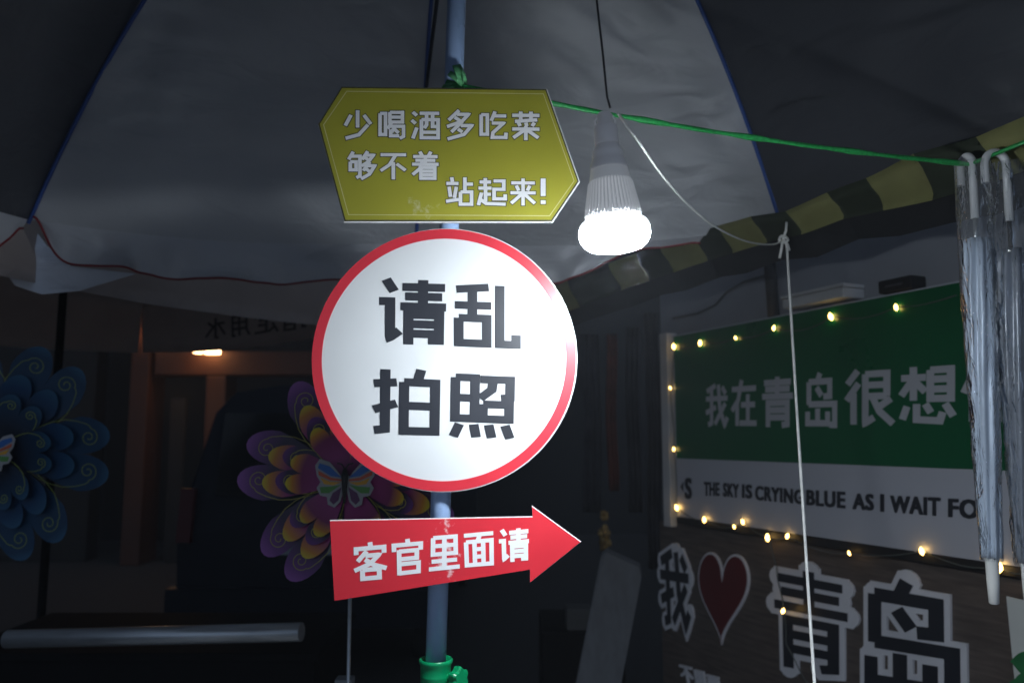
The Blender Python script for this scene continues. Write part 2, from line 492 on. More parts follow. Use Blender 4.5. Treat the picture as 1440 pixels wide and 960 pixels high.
M_umfab2 = mat("folded_dark_clear_cloth", (0.16, 0.18, 0.22), 0.32, metal=0.2, var=0.4, vscale=40, stretch=(1, 1, 0.12), bump=0.4, bscale=60, bdist=0.004)
M_pink = mat("pink_tag", (0.45, 0.20, 0.20), 0.4, var=0.1)
M_orange = mat("orange_shop_paint", (0.05, 0.0125, 0.0022), 0.7, var=0.2, vscale=1.5)
M_nightwall = mat("night_wall", (0.007, 0.007, 0.008), 0.85, var=0.3, vscale=1.2, bump=0.2, bscale=10)
M_dark = mat("dark_shop_interior", (0.007, 0.006, 0.005), 0.8, var=0.2)
M_shoplamp = mat("warm_lamp_glow", (1, 0.8, 0.6), 0.4, emit=(1.0, 0.55, 0.24), estr=14)
M_bannerw = mat("white_valance_cloth", (0.74, 0.64, 0.60), 0.8, var=0.08, vscale=6, bump=0.25, bscale=30, bdist=0.004)
_nt = M_bannerw.node_tree                # thin cloth that lets light through
_tr = _nt.nodes.new("ShaderNodeBsdfTranslucent"); _tr.inputs[0].default_value = (.55, .5, .46, 1)
_mx = _nt.nodes.new("ShaderNodeMixShader"); _mx.inputs[0].default_value = .45
_nt.links.new(_nt.nodes["Principled BSDF"].outputs[0], _mx.inputs[1]); _nt.links.new(_tr.outputs[0], _mx.inputs[2])
_nt.links.new(_mx.outputs[0], _nt.nodes["Material Output"].inputs[0])
M_printdim = mat("show_through_print", (0.10, 0.08, 0.08), 0.8)
M_greyplank = mat("grey_plank", (0.12, 0.13, 0.145), 0.7, var=0.15, vscale=5, stretch=(6, 6, 1))
M_cloth_red = mat("dim_red_cloth", (0.22, 0.045, 0.025), 0.8, var=0.3, vscale=9)
M_cloth_dk = mat("dim_grey_cloth", (0.06, 0.06, 0.075), 0.8, var=0.3, vscale=7)
M_gold = mat("gold_foil", (0.30, 0.19, 0.06), 0.3, metal=0.7, var=0.3, vscale=30, emit=None)
M_carton = mat("pale_carton", (0.07, 0.07, 0.07), 0.7, var=0.1)
M_leaf = mat("printed_green_leaf", (0.02, 0.16, 0.05), 0.5, var=0.2, vscale=40)
M_paper = mat("white_poster_paper", (0.62, 0.63, 0.60), 0.6, var=0.03)

# silver-coated canopy cloth with fine creases
def fabric(name, base, rough=0.5, thin=0.0):
    m = mat(name, base, rough, metal=0.12, var=0.10, vscale=2.5, spec=0.5)
    nt = m.node_tree; b = nt.nodes["Principled BSDF"]
    tc = nt.nodes.new("ShaderNodeTexCoord")
    mp = nt.nodes.new("ShaderNodeMapping"); mp.inputs["Scale"].default_value = (1.0, 1.0, 2.6)
    nt.links.new(tc.outputs["Object"], mp.inputs[0])
    n = nt.nodes.new("ShaderNodeTexNoise"); n.inputs["Scale"].default_value = 5.5
    n.inputs["Detail"].default_value = 3; n.inputs["Distortion"].default_value = 0.8
    nt.links.new(mp.outputs[0], n.inputs["Vector"])
    n2 = nt.nodes.new("ShaderNodeTexNoise"); n2.inputs["Scale"].default_value = 260
    nt.links.new(tc.outputs["Object"], n2.inputs["Vector"])
    b1 = nt.nodes.new("ShaderNodeBump"); b1.inputs["Strength"].default_value = 0.35; b1.inputs["Distance"].default_value = 0.03
    b2 = nt.nodes.new("ShaderNodeBump"); b2.inputs["Strength"].default_value = 0.12; b2.inputs["Distance"].default_value = 0.001
    nt.links.new(n.outputs["Fac"], b1.inputs["Height"])
    nt.links.new(n2.outputs["Fac"], b2.inputs["Height"])
    nt.links.new(b1.outputs[0], b2.inputs["Normal"])
    nt.links.new(b2.outputs[0], b.inputs["Normal"])
    tr = nt.nodes.new("ShaderNodeBsdfTranslucent"); tr.inputs[0].default_value = (.55, .55, .56, 1)
    mx = nt.nodes.new("ShaderNodeMixShader"); mx.inputs[0].default_value = thin
    nt.links.new(b.outputs[0], mx.inputs[1]); nt.links.new(tr.outputs[0], mx.inputs[2])
    nt.links.new(mx.outputs[0], nt.nodes["Material Output"].inputs[0])
    return m
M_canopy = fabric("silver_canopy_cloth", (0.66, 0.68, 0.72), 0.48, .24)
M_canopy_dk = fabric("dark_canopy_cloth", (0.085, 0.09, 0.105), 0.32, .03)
M_val = fabric("silver_valance_cloth", (0.80, 0.82, 0.88), 0.45, .3)

# clear wrapping film
def film(name, milky):
    m = bpy.data.materials.new(name); m.use_nodes = True
    nt = m.node_tree; nt.nodes.remove(nt.nodes["Principled BSDF"])
    out = nt.nodes["Material Output"]
    t = nt.nodes.new("ShaderNodeBsdfTransparent"); t.inputs[0].default_value = (0.93, 0.94, 0.95, 1)
    g = nt.nodes.new("ShaderNodeBsdfGlossy"); g.inputs["Roughness"].default_value = 0.07
    g.inputs[0].default_value = (0.9, 0.92, 0.95, 1)
    d = nt.nodes.new("ShaderNodeBsdfDiffuse"); d.inputs[0].default_value = (0.7, 0.72, 0.75, 1)
    lw = nt.nodes.new("ShaderNodeLayerWeight"); lw.inputs[0].default_value = 0.22
    n = nt.nodes.new("ShaderNodeTexNoise"); n.inputs["Scale"].default_value = 38; n.inputs["Detail"].default_value = 4
    n.inputs["Distortion"].default_value = 1.5
    tc = nt.nodes.new("ShaderNodeTexCoord"); mp = nt.nodes.new("ShaderNodeMapping")
    mp.inputs["Scale"].default_value = (1.4, 1.4, 0.35)
    nt.links.new(tc.outputs["Object"], mp.inputs[0]); nt.links.new(mp.outputs[0], n.inputs["Vector"])
    bp = nt.nodes.new("ShaderNodeBump"); bp.inputs["Strength"].default_value = 0.8; bp.inputs["Distance"].default_value = 0.014
    nt.links.new(n.outputs["Fac"], bp.inputs["Height"])
    nt.links.new(bp.outputs[0], g.inputs["Normal"]); nt.links.new(bp.outputs[0], lw.inputs["Normal"])
    m1 = nt.nodes.new("ShaderNodeMixShader"); m1.inputs[0].default_value = milky
    nt.links.new(t.outputs[0], m1.inputs[1]); nt.links.new(d.outputs[0], m1.inputs[2])
    m2 = nt.nodes.new("ShaderNodeMixShader")
    nt.links.new(lw.outputs["Fresnel"], m2.inputs[0])
    nt.links.new(m1.outputs[0], m2.inputs[1]); nt.links.new(g.outputs[0], m2.inputs[2])
    nt.links.new(m2.outputs[0], out.inputs[0])
    return m
M_film = film("clear_film", .08)
M_film2 = film("crinkled_clear_film", .06)

# ------------------------------------------------------------------ ground and far buildings
bm = bmesh.new()
add_box(bm, (-40, -20, -0.3), (40, 60, 0.0))
structure(link("street", bm, M_asphalt))
bm = bmesh.new()
add_box(bm, (-2.2, -3.0, -.1), (2.6, 2.45, 0.10), .01)
structure(link("bounce_slab", bm, M_bounce_slab))  # unseen pale slab added to bounce lamp light up under the canopy

bm = bmesh.new(); add_box(bm, (-14, 13.2, 0), (16, 14.0, 9))
tag(link("dark_building", bm, M_nightwall), "dark unlit building closing the street far behind everything", "building")

# ------------------------------------------------------------------ orange shopfront, far left
YS = 10.0
def bz(bm, px0, py0, px1, py1, y0, y1, bevel=0.02):
    a = at(px0, py1, y0); b = at(px1, py0, y0)
    add_box(bm, (a.x, y0, max(a.z, 0.0)), (b.x, y1, b.z), bevel)
shop = thing("shopfront", "dim orange shopfront with a dark doorway behind the hanging white valance", "building", loc=(-4, YS, 0))
def sh(name, bm, m):
    for v in bm.verts: v.co -= V((-4, YS, 0))
    return link(name, bm, m, shop)
bm = bmesh.new(); bz(bm, 150, 398, 216, 1100, YS, YS + .5); sh("pillar", bm, M_orange)
bm = bmesh.new(); bz(bm, 264, 528, 318, 1100, YS, YS + .4); sh("pillar", bm, M_orange)
bm = bmesh.new(); bz(bm, 216.5, 494, 480, 527, YS + .05, YS + .45); sh("beam", bm, M_orange)
bm = bmesh.new(); bz(bm, 216.5, 375, 660, 440, YS + .1, YS + .5); sh("fascia", bm, M_orange)
bm = bmesh.new(); bz(bm, 120, 376, 660, 1100, YS + 2.4, YS + 2.6); sh("back_wall", bm, M_dark)
bm = bmesh.new(); bz(bm, 212, 560, 262, 1100, YS + .2, YS + .26); sh("door", bm, M_dark)
bm = bmesh.new(); bz(bm, -160, 330, 148, 1100, YS + .3, YS + .6); sh("side_wall", bm, M_dark)
lampq = [(286, 497, 307, 483), (271, 496, 281, 488), (203, 476, 209, 462)]
for a, b, c, d in lampq:
    bm = bmesh.new(); bz(bm, a, d, c, b, YS - .12, YS - .02, 0.015)
    lo = link("shop_lamp", bm, M_shoplamp)
    tag(lo, {286: "largest warm glowing shop lamp under the white valance", 271: "small warm glowing shop lamp just left of the largest one",
             203: "slim warm lamp at the left corner of the white valance"}[a], "lamp", "warm lamps on the far shopfront")
ld = bpy.data.lights.new("shop_light", 'POINT'); ld.energy = 5; ld.color = (1, 0.55, 0.25); ld.shadow_soft_size = 0.1
lo = bpy.data.objects.new("shop_light", ld); lo.location = at(250, 560, YS - 0.9); C.objects.link(lo)

# ------------------------------------------------------------------ dark van seen from behind
YV = 5.3
van = thing("parked_van", "dark blue black van seen from behind in the shadows, behind the purple pinwheel", "van", loc=(-1.3, YV, 0))
def vn(name, bm, m, parent=None, smooth=False):
    for v in bm.verts: v.co -= V((-1.3, YV, 0))
    return link(name, bm, m, parent or van, smooth)
bm = bmesh.new()
prof = [(-2.16, .38), (-2.18, .9), (-2.12, 1.25), (-2.02, 1.72), (-1.9, 1.86), (-1.6, 1.91)]
prof = prof + [(-2.6 - x, z) for x, z in reversed(prof)]
va = [bm.verts.new((x, YV + (0.0 if z < 1.0 else (z - 1.0) * .22), z)) for x, z in prof]
vb = [bm.verts.new((x, YV + 4.3, z)) for x, z in prof]
bm.faces.new(va); bm.faces.new(vb[::-1])
for i in range(len(prof)):
    j = (i + 1) % len(prof)
    bm.faces.new((va[i], va[j], vb[j], vb[i]))
vn("body", bm, M_vanpaint)
def vquad(name, x0, x1, z0, z1, m, t=.02, parent=None):
    bm = bmesh.new()
    f = lambda z: YV + (0 if z < 1 else (z - 1) * .22)
    vs = [bm.verts.new((x, f(z) - d, z)) for d in (0.002, t) for x, z in ((x0, z0), (x1, z0), (x1, z1), (x0, z1))]
    bm.faces.new(vs[4:]); bm.faces.new(vs[:4][::-1])
    for i in range(4):
        bm.faces.new((vs[i], vs[(i + 1) % 4], vs[4 + (i + 1) % 4], vs[4 + i]))
    return vn(name, bm, m, parent)
vquad("rear_window", -1.95, -.65, 1.18, 1.72, M_vanglass)
vquad("number_plate", -1.53, -1.07, .80, .92, M_plate)
vquad("bumper", -2.2, -.4, .36, .60, M_vanpaint, .10)
vquad("tail_light", -2.17, -2.08, .88, 1.22, M_taillight, .05)
vquad("tail_light", -.52, -.43, .88, 1.22, M_taillight, .05)
vquad("door_handle", -1.5, -1.1, .98, 1.02, M_steel, .04)
for x in (-2.1, -.68):
    for yy in (5.95, 8.7):
        bm = bmesh.new()
        bmesh.ops.create_cone(bm, cap_ends=True, segments=28, radius1=.33, radius2=.33, depth=.2,
                              matrix=Matrix.Translation((x + .1, yy, .33)) @ Matrix.Rotation(PI / 2, 4, 'Y'))
        vn("wheel", bm, M_rubber)

# ------------------------------------------------------------------ stall wall on the right (board, panel, letters)
WU = V((.418, -.908, 0)); WA = V((.72, 3.58, 0))
W = Plane(WA, WU, (0, 0, 1))
zt = 2.42
bTL, bTR, bBR, bBL = [W.loc(*p, 0.035) for p in ((945, 469), (1362, 396), (1410, 801), (950, 721))]
zb, ztop = (bBL.y + bBR.y) / 2, (bTL.y + bTR.y) / 2
bx0 = (bTL.x + bBL.x) / 2
bx1 = bx0 + 2.1
zsplit = (W.loc(1110, 590, .035).y, )
zg = (W.loc(950, 647, .035).y + W.loc(1370, 655, .035).y) / 2
def wobj(name, bm, m, label=None, cat=None, parent=None, group=None):
    o = link(name, bm, m, parent, M=W.M)
    if label: tag(o, label, cat, group)
    return o
bm = bmesh.new(); add_box(bm, (-.12, 0, -.06), (3.4, zb - .035, 0), .004)
wobj("wood_panel_wall", bm, M_brown, "dark brown wood panel wall carrying the big cut out letters", "wall")
bm = bmesh.new(); add_box(bm, (-.12, zb - .03, -.10), (3.4, 2.62, -.03), .004)
wobj("plaster_wall", bm, M_upper, "plain grey wall above and behind the green and white board", "wall")
# white post at the board's left end
bm = bmesh.new(); add_box(bm, (bx0 - .10, zb - .05, -.025), (bx0 - .045, ztop + .02, .03), .004)
wobj("white_post", bm, M_frame, "slim white post at the left end of the green and white board", "post")

board = thing("slogan_board", "large green and white slogan board with fairy lights along its edge", "sign board", M=W.M)
bm = bmesh.new(); add_box(bm, (bx0, zb, .004), (bx1, ztop, .030), .002); link("backing", bm, M_bwhite, board)
bm = bmesh.new(); add_prism(bm, [(bx0 + .012, zg), (bx1 - .002, zg), (bx1 - .002, ztop - .006), (bx0 + .012, ztop - .006)], .0305, .033); link("green_field", bm, M_green, board)
def zp(x, y, k, ox, oy): return (ox + x * k, oy + y * k)
k7 = 520 / 1189.0
bm = bmesh.new()
for ch, (x0, y0, x1, y1), sl in (('我', (165, 368, 238, 503), -6), ('在', (248, 354, 330, 501), -7), ('青', (345, 344, 450, 505), -8),
                                 ('岛', (480, 334, 590, 499), -8), ('很', (615, 324, 770, 497), -10), ('想', (790, 312, 968, 492), -12), ('你', (988, 298, 1185, 488), -14)):
    q = [zp(x, y, k7, 920, 380) for x, y in rect(x0, y0, x1, y1, sl, -sl * .1)]
    for p in [glyph(ch, W.poly(q, .033), 13.5, 12)]:
        add_union(bm, p, .0332, .0345)
link("chinese_lettering", bm, M_bletter, board)
bm = bmesh.new()
for wd, x0, x1, ya, yb, yc, yd in (("THE", 990, 1012, 677, 678, 697, 697), ("SKY", 1017, 1039, 678, 680, 698, 700), ("IS", 1043.5, 1058, 680, 681, 700, 701),
        ("CRYING", 1062, 1130, 682, 688, 703, 709), ("BLUE", 1134, 1189, 688, 691, 710, 715), ("AS", 1199, 1229, 693, 694, 716, 718),
        ("I", 1238, 1243.5, 694, 694.5, 719, 719.5), ("WAIT", 1252, 1323, 696, 699, 720, 726), ("FOR", 1333.5, 1401, 700, 703, 727, 732)):
    q = W.poly([(x0, ya), (x1, yb), (x1, yd), (x0, yc)], .031)
    add_union(bm, latin(wd, q, .05), .0305, .0325)
link("english_lettering", bm, M_ink, board)
bm = bmesh.new()
add_union(bm, latin("S", W.poly([(963, 671), (973, 671.5), (973, 701.5), (963, 701)], .031), .05), .0305, .0325)
add_union(bm, [W.poly([(957, 684), (961, 677), (961, 691)], .031)], .0305, .0325)
link("printed_symbol", bm, M_ink, board)
bm = bmesh.new(); add_box(bm, (bx0 - .01, zb - .03, .004), (bx1, zb - .003, .026), .002); link("bottom_rail", bm, M_black, board)

# fairy lights: one string along the board, one hanging strand over the letters
FB = [(1262, 432), (1170, 445), (1090, 461), (1036, 475), (986, 482), (949, 487), (944, 545), (949, 631), (953, 713), (992, 730),
      (1034, 740), (1046, 733), (1081, 755), (1109, 753), (1196, 777), (1298, 774), (1408, 797)]
def fairy(name, label, pts, bulbs, h, ext0=None, ext1=None):
    t = thing(name, label, "fairy lights", M=W.M, group="fairy lights round the slogan board")
    P = [V((*W.loc(*p, h), h + (.004 if i % 2 else .0))) for i, p in enumerate(pts)]
    path = []
    for i in range(len(P) - 1):
        d = P[i + 1] - P[i]
        for k in range(6):
            u = k / 6
            path.append(P[i] + d * u + V((0, -.10 * d.length * 4 * u * (1 - u) * (0.4 + 0.6 * math.sin(i * 2.3) ** 2), .003 * math.sin(k + i))))
    path.append(P[-1])
    bm = bmesh.new(); add_tube(bm, path, .0019, 5); link("wire", bm, M_wire, t)
    for i, b in enumerate(bulbs):
        c = V((*W.loc(*b, h), h + .006))
        bm = bmesh.new()
        s = .0060 + .0018 * math.sin(i * 1.7)
        a = random.uniform(-.5, .5)
        ax = V((math.sin(a), math.cos(a), 0))
        add_tube(bm, [c - ax * s * 1.9, c - ax * s * .7, c + ax * s * .5, c + ax * s * 1.7], [s * .25, s, s * .9, s * .2], 8)
        link("bulb", bm, M_fairy, t)
    return t
fairy("fairy_light_string", "string of small warm fairy lights running round the edge of the green board", [(1345, 415)] + FB + [(1440, 806)], FB, .037)
fairy("fairy_light_string", "short loose strand with one warm light hanging down over the big letters", [(1083, 757), (1094, 805), (1103, 858), (1107, 905), (1140, 965), (1158, 1000)], [(1103, 858)], .05)

# raised letters on the brown wall
k8 = 540 / 1440.0
def z8(x, y): return (900 + x * k8, 740 + y * k8)
def letter_plate(ch, quad, label, w1, grow, w2=None):
    t = thing("wall_letter", label, "letter", M=W.M, group="cut out letters on the brown wall")
    q = W.poly([z8(*p) for p in quad], .03)
    bm = bmesh.new(); add_union(bm, glyph(ch, q, w1, w2 or w1, grow, True), .001, .010); link("rim", bm, M_wout, t)
    bm = bmesh.new(); add_union(bm, glyph(ch, q, w1, w2 or w1), .0102, .0125); link("character", bm, M_ink, t)
letter_plate('我', [(56, 84), (170, 96), (176, 395), (68, 365)], "small black cut out character with a white rim left of the red heart", 13, 11)
letter_plate('青', [(478, 140), (772, 196), (772, 580), (488, 522)], "large black character with a white rim between the heart and the last character", 14, 12, 8.5)
letter_plate('岛', [(806, 178), (1185, 246), (1190, 652), (806, 592)], "largest black character with a white rim, rightmost on the brown wall", 14, 11, 12)
t = thing("wall_heart", "dark red heart with a thin white rim on the brown wall", "heart", M=W.M)
hp = []
for i in range(72):
    a = 2 * PI * i / 72
    x = 16 * math.sin(a) ** 3; y = 13 * math.cos(a) - 5 * math.cos(2 * a) - 2 * math.cos(3 * a) - math.cos(4 * a)
    hp.append((x / 32 + .5, 1 - (y + 17) / 29))
hq = quad_map(W.poly([z8(*p) for p in ((205, 92), (394, 108), (388, 452), (198, 440))], .03))
hpts = [hq(u, v) for u, v in hp]
bm = bmesh.new(); add_union(bm, [hpts], .001, .010); link("rim", bm, M_wout, t)
bm = bmesh.new(); add_union(bm, [inset(hpts, .0085)], .0102, .0125); link("face", bm, M_heart, t)
# lower caption, cut by the frame
bm = bmesh.new()
cq = [(952, 934), (968, 938), (972, 962), (956, 956)]
polys = []
for i, ch in enumerate(('不', '里', '面')):
    polys += glyph(ch, W.poly([(x + i * 19, y + i * 7) for x, y in cq], .02), 9, 9, 7, True)
add_union(bm, polys, .001, .010)
wobj("small_wall_lettering", bm, M_wout, "row of small pale letters low on the brown wall below the heart", "letter")

# things on top of the board
def wbox(name, px0, py0, px1, py1, h0, h1, m, label, cat, bevel=.006):
    a = W.loc(px0, py1, h1); b = W.loc(px1, py0, h1)
    bm = bmesh.new(); add_box(bm, (a.x, a.y, h0), (b.x, b.y, h1), bevel)
    return bm
# white air-duct box
t = thing("white_box", "pale box on the wall just above the green board, behind the hanging cable", "box", M=W.M)
a = W.loc(1112, 433, .03); b = W.loc(1198, 404, .03)
bm = bmesh.new(); add_box(bm, (a.x, ztop + .012, -.029), (b.x, b.y, .07), .008); link("case", bm, M_frame, t)
bm = bmesh.new(); add_box(bm, (a.x - .004, b.y + .001, -.025), (b.x + .004, b.y + .012, .075), .003); link("lid", bm, M_frame, t)
t = thing("black_box", "small black box standing on the top edge of the green board", "box", M=W.M)
a = W.loc(1238, 410, .03); b = W.loc(1284, 386, .03)
bm = bmesh.new(); add_box(bm, (a.x, ztop + .004, -.028), (b.x, b.y, .04), .008); link("case", bm, M_black, t)
bm = bmesh.new(); add_box(bm, (a.x + .03, ztop + .02, .0402), (b.x - .03, b.y - .02, .046), .002); link("front_panel", bm, M_cloth_dk, t)
# dark bracket pole above the board
bm = bmesh.new()
a = W.loc(1074, 345, .02); b = W.loc(1086, 436, .02)
add_tube(bm, [(a.x, 2.55, .01), (b.x, ztop + .003, .015)], .022, 12)
tag(link("dark_bracket_pole", bm, M_under, M=W.M), "short dark upright pole above the green board behind the cable", "pole")
# wiring on the wall
bm = bmesh.new()
pp = [W.loc(*p, 0) for p in ((940, 447), (975, 440), (1000, 428), (1015, 410), (1040, 395), (1075, 385))]
add_tube(bm, [V((p.x, p.y, -.024)) for p in pp], .004, 6)
tag(link("wall_cable", bm, M_dcord, M=W.M), "thin dark cable looping across the grey wall above the board's left end", "cable")

# ------------------------------------------------------------------ striped awning in front of the wall
AW = Plane(WA + W.N * .62, WU, (0, 0, 1))
edge = [(700, 478), (760, 452), (815, 432), (874, 408), (913, 395), (947, 383), (995, 367), (1030, 356), (1078, 341), (1127, 330), (1186, 308), (1242, 296), (1312, 282), (1400, 255), (1480, 226), (1640, 165)]
hts = [30, 34, 36, 36, 37, 36, 36, 36, 34, 30, 34, 42, 62, 58, 62, 80]
cols = [0, 1, 0, 1, 0, 1, 0, 1, 0, 1, 0, 1, 0, 1, 0]   # 1: yellow between edge[i] and edge[i+1]
awn = thing("striped_awning", "rolled awning edge with yellow and dark green stripes above the slogan board", "awning", M=AW.M)
for ci, (nm, mm) in enumerate((("stripe_dark", M_gst), ("stripe_yellow", M_yst))):
    for i in range(len(edge) - 1):
        if cols[i] != ci: continue
        bm = bmesh.new()
        n = 8
        rows = []
        for k in range(n + 1):
            u = k / n
            px = edge[i][0] * (1 - u) + edge[i + 1][0] * u
            py = edge[i][1] * (1 - u) + edge[i + 1][1] * u
            ht = hts[i] * (1 - u) + hts[i + 1] * u
            lo = AW.loc(px, py); hi = AW.loc(px, py - ht)
            H = hi.y - lo.y
            jj = 8
            rows.append([])
            for j in range(jj + 1):
                a = -0.15 + j / jj * (PI * .62 + .15)
                bow = .055 * math.sin(max(0, a)) + .006 * noise.noise(V((lo.x * 9, j * .5, 3)))
                sk = .018 * math.sin(j / jj * PI) * (1 if k in (0, n) else 1)
                rows[-1].append(bm.verts.new((lo.x + sk, lo.y + H * j / jj, bow)))
        for k in range(n):
            for j in range(jj):
                bm.faces.new((rows[k][j], rows[k + 1][j], rows[k + 1][j + 1], rows[k][j + 1])).smooth = True
        bmesh.ops.solidify(bm, geom=bm.faces[:], thickness=.002)
        link(nm, bm, mm, awn)
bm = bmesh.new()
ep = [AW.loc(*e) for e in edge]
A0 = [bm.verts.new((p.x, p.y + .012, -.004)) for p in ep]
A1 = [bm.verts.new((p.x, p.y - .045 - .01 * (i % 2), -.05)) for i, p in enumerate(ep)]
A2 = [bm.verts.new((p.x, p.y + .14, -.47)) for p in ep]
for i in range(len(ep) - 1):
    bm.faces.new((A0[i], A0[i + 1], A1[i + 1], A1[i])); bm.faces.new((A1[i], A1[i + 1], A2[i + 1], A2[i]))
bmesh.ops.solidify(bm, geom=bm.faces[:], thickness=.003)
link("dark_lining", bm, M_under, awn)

# ------------------------------------------------------------------ clutter in the gap between sign and stall
bm = bmesh.new()
p0, p1 = at(838, 990, 3.55), at(872, 776, 3.75)
d = (p1 - p0)
c = [at(800, 1010, 3.5), at(864, 1010, 3.5), at(902, 812, 3.75), at(899, 797, 3.76), at(852, 776, 3.78), at(845, 782, 3.78)]
vs = [bm.verts.new(p) for p in c] + [bm.verts.new(p + V((.01, .05, .012))) for p in c]
n = len(c)
bm.faces.new(vs[:n][::-1]); bm.faces.new(vs[n:])
for i in range(n): bm.faces.new((vs[i], vs[(i + 1) % n], vs[n + (i + 1) % n], vs[n + i]))
tag(link("leaning_plank", bm, M_greyplank), "grey plank leaning in the dark between the red arrow sign and the brown wall", "plank")
def hanging(px0, px1, py0, py1, y, m, label, seed):
    bm = bmesh.new()
    a = at(px0, py0, y); b = at(px1, py1, y)
    nx, nz = 12, 10
    g = [[bm.verts.new((a.x + (b.x - a.x) * i / nx + .006 * math.sin(j * .7 + seed), y + .02 * math.sin(i * 1.5 + seed) , a.z + (b.z - a.z) * j / nz)) for i in range(nx + 1)] for j in range(nz + 1)]
    for j in range(nz):
        for i in range(nx):
            bm.faces.new((g[j][i], g[j][i + 1], g[j + 1][i + 1], g[j + 1][i])).smooth = True
    bmesh.ops.solidify(bm, geom=bm.faces[:], thickness=.004)
    tag(link("hanging_cloth", bm, m), label, "cloth", "dim cloths hanging in the dark gap")
hanging(852, 870, 470, 690, 4.4, M_cloth_red, "narrow dull red cloth strip hanging in the dark right of the round sign", 1)
hanging(880, 905, 460, 720, 4.5, M_cloth_dk, "grey cloth hanging just right of the dull red strip", 2)
hanging(818, 846, 470, 720, 4.8, M_cloth_dk, "dark cloth hanging left of the dull red strip", 4)
hanging(905, 932, 440, 800, 4.1, M_cloth_dk, "tall dark cloth beside the white post of the slogan board", 5)
# gold foil ornament
gt = thing("foil_ornament", "crumpled gold foil ornament glinting above the grey plank", "ornament", loc=at(850, 750, 3.9))
for nm, cz, rr, hh in (("upper_tuft", .085, .022, .03), ("lower_tuft", -.02, .036, .075)):
    bm = bmesh.new()
    bmesh.ops.create_icosphere(bm, subdivisions=3, radius=1.0)
    for v in bm.verts:
        f = .65 + .7 * abs(noise.noise(v.co * 3.1 + V((cz * 50, 0, 0))))
        v.co = V((v.co.x * rr * f, v.co.y * rr * f, cz + v.co.z * hh * f))
    link(nm, bm, M_gold, gt)
bm = bmesh.new()
p = at(797, 886, 4.0); q = at(832, 856, 4.0)
add_box(bm, (p.x, 4.0, p.z), (q.x, 4.14, q.z), .006)
tag(link("pale_carton", bm, M_carton), "small pale carton in the dark to the left of the grey plank", "carton")
bm = bmesh.new()
add_box(bm, (p.x - .12, 3.98, 0), (q.x + .16, 4.5, p.z - .002), .01)
tag(link("dark_crate", bm, M_cart), "dark crate holding the pale carton beside the grey plank", "crate")

# ------------------------------------------------------------------ big umbrella overhead
ZT = 2.15
T1, TM, T2 = at_z(40, 313, ZT), at_z(585, 345, ZT), at_z(1100, 322, ZT)
T3 = T2 + WU * 1.55 + V((0, 0, .09))
T8 = T1 + V((-.10, -1.35, 0))
T4 = V((1.0, -.40, ZT + .26)); T6 = V((-.15, -.62, ZT + .30)); T7 = V((-1.2, -.35, ZT + .24))  # unseen rear tips raised to let more fill light in
tips = [T1, TM, T2, T3, T4, T6, T7, T8]
PB = V((at(613, 925, 1.40))); PT = V((at(642, 0, 1.40)))
pd = (PT - PB).normalized()
def pole_at(z): return PB + pd * ((z - PB.z) / pd.z)
APEX = pole_at(3.02)
BULGE = 0.29
def rib(T, t):                          # t 0 at the tip, 1 at the apex
    p = T + (APEX - T) * t
    p.z += BULGE * 4 * t * (1 - t) * (1 - .25 * t)
    return p
um = thing("market_umbrella", "big silver lined market umbrella on a blue pole overhead with red trimmed valance", "umbrella", loc=(PB.x, PB.y, 0))
UO = V((PB.x, PB.y, 0))
def uo(name, bm, m, smooth=False, parent=None):
    for v in bm.verts: v.co -= UO
    return link(name, bm, m, parent or um, smooth)
def panel(Ta, Tb, seed, wr, m, sag, crease=1.0):
    bm = bmesh.new(); nu, nv = (90, 150) if wr > 2 else (40, 40)
    g = []
    for j in range(nv + 1):
        t = (j / nv) * .985
        row = []
        for i in range(nu + 1):
            u = i / nu
            a, b = rib(Ta, t), rib(Tb, t)
            p = a + (b - a) * u
            width = (b - a).length
            s = math.sin(PI * u)
            p.z -= .045 * s * width * (1 - t) ** .5 * .6 * sag
            p.z += .05 * s * t * (1 - t)
            # creases fan out from the tips and the seam
            e = wr * (1 - .6 * t) * min(1, t * 9)
            q = V((p.x * 3.0 + seed, p.y * 3.0, p.z * 7))
            p += V((0, 0, 1)) * e * .016 * noise.noise(q)
            q2 = V((p.x * 5 + seed, p.y * 4.0, p.z * 22))
            edgew = max(math.exp(-((u) / .25) ** 2), math.exp(-((1 - u) / .28) ** 2))
            p += V((0, 0, 1)) * e * .017 * edgew * noise.noise(q2) * min(1, 8 * u, 8 * (1 - u))
            if wr > 2:                   # short pulled creases running in from the seams
                c1 = noise.noise(V((u * 4.5 + seed, t * 17 + u * 5.0, seed)))
                c2 = noise.noise(V((u * 9 + seed, t * 34 + u * 9.0, seed + 4)))
                wgt = (.25 + .75 * max(math.exp(-((1 - u) / .30) ** 2), .8 * math.exp(-(u / .22) ** 2))) * min(1, t * 9, 9 * u, 9 * (1 - u))
                p.z += wgt * (.075 * max(0, c1 - .10) + .030 * max(0, c2 - .12)) * crease
            row.append(bm.verts.new(p + V((0, 0, .008))))
        g.append(row)
    for j in range(nv):
        for i in range(nu):
            bm.faces.new((g[j][i], g[j][i + 1], g[j + 1][i + 1], g[j + 1][i])).smooth = True
    uo("canopy_panel", bm, m)
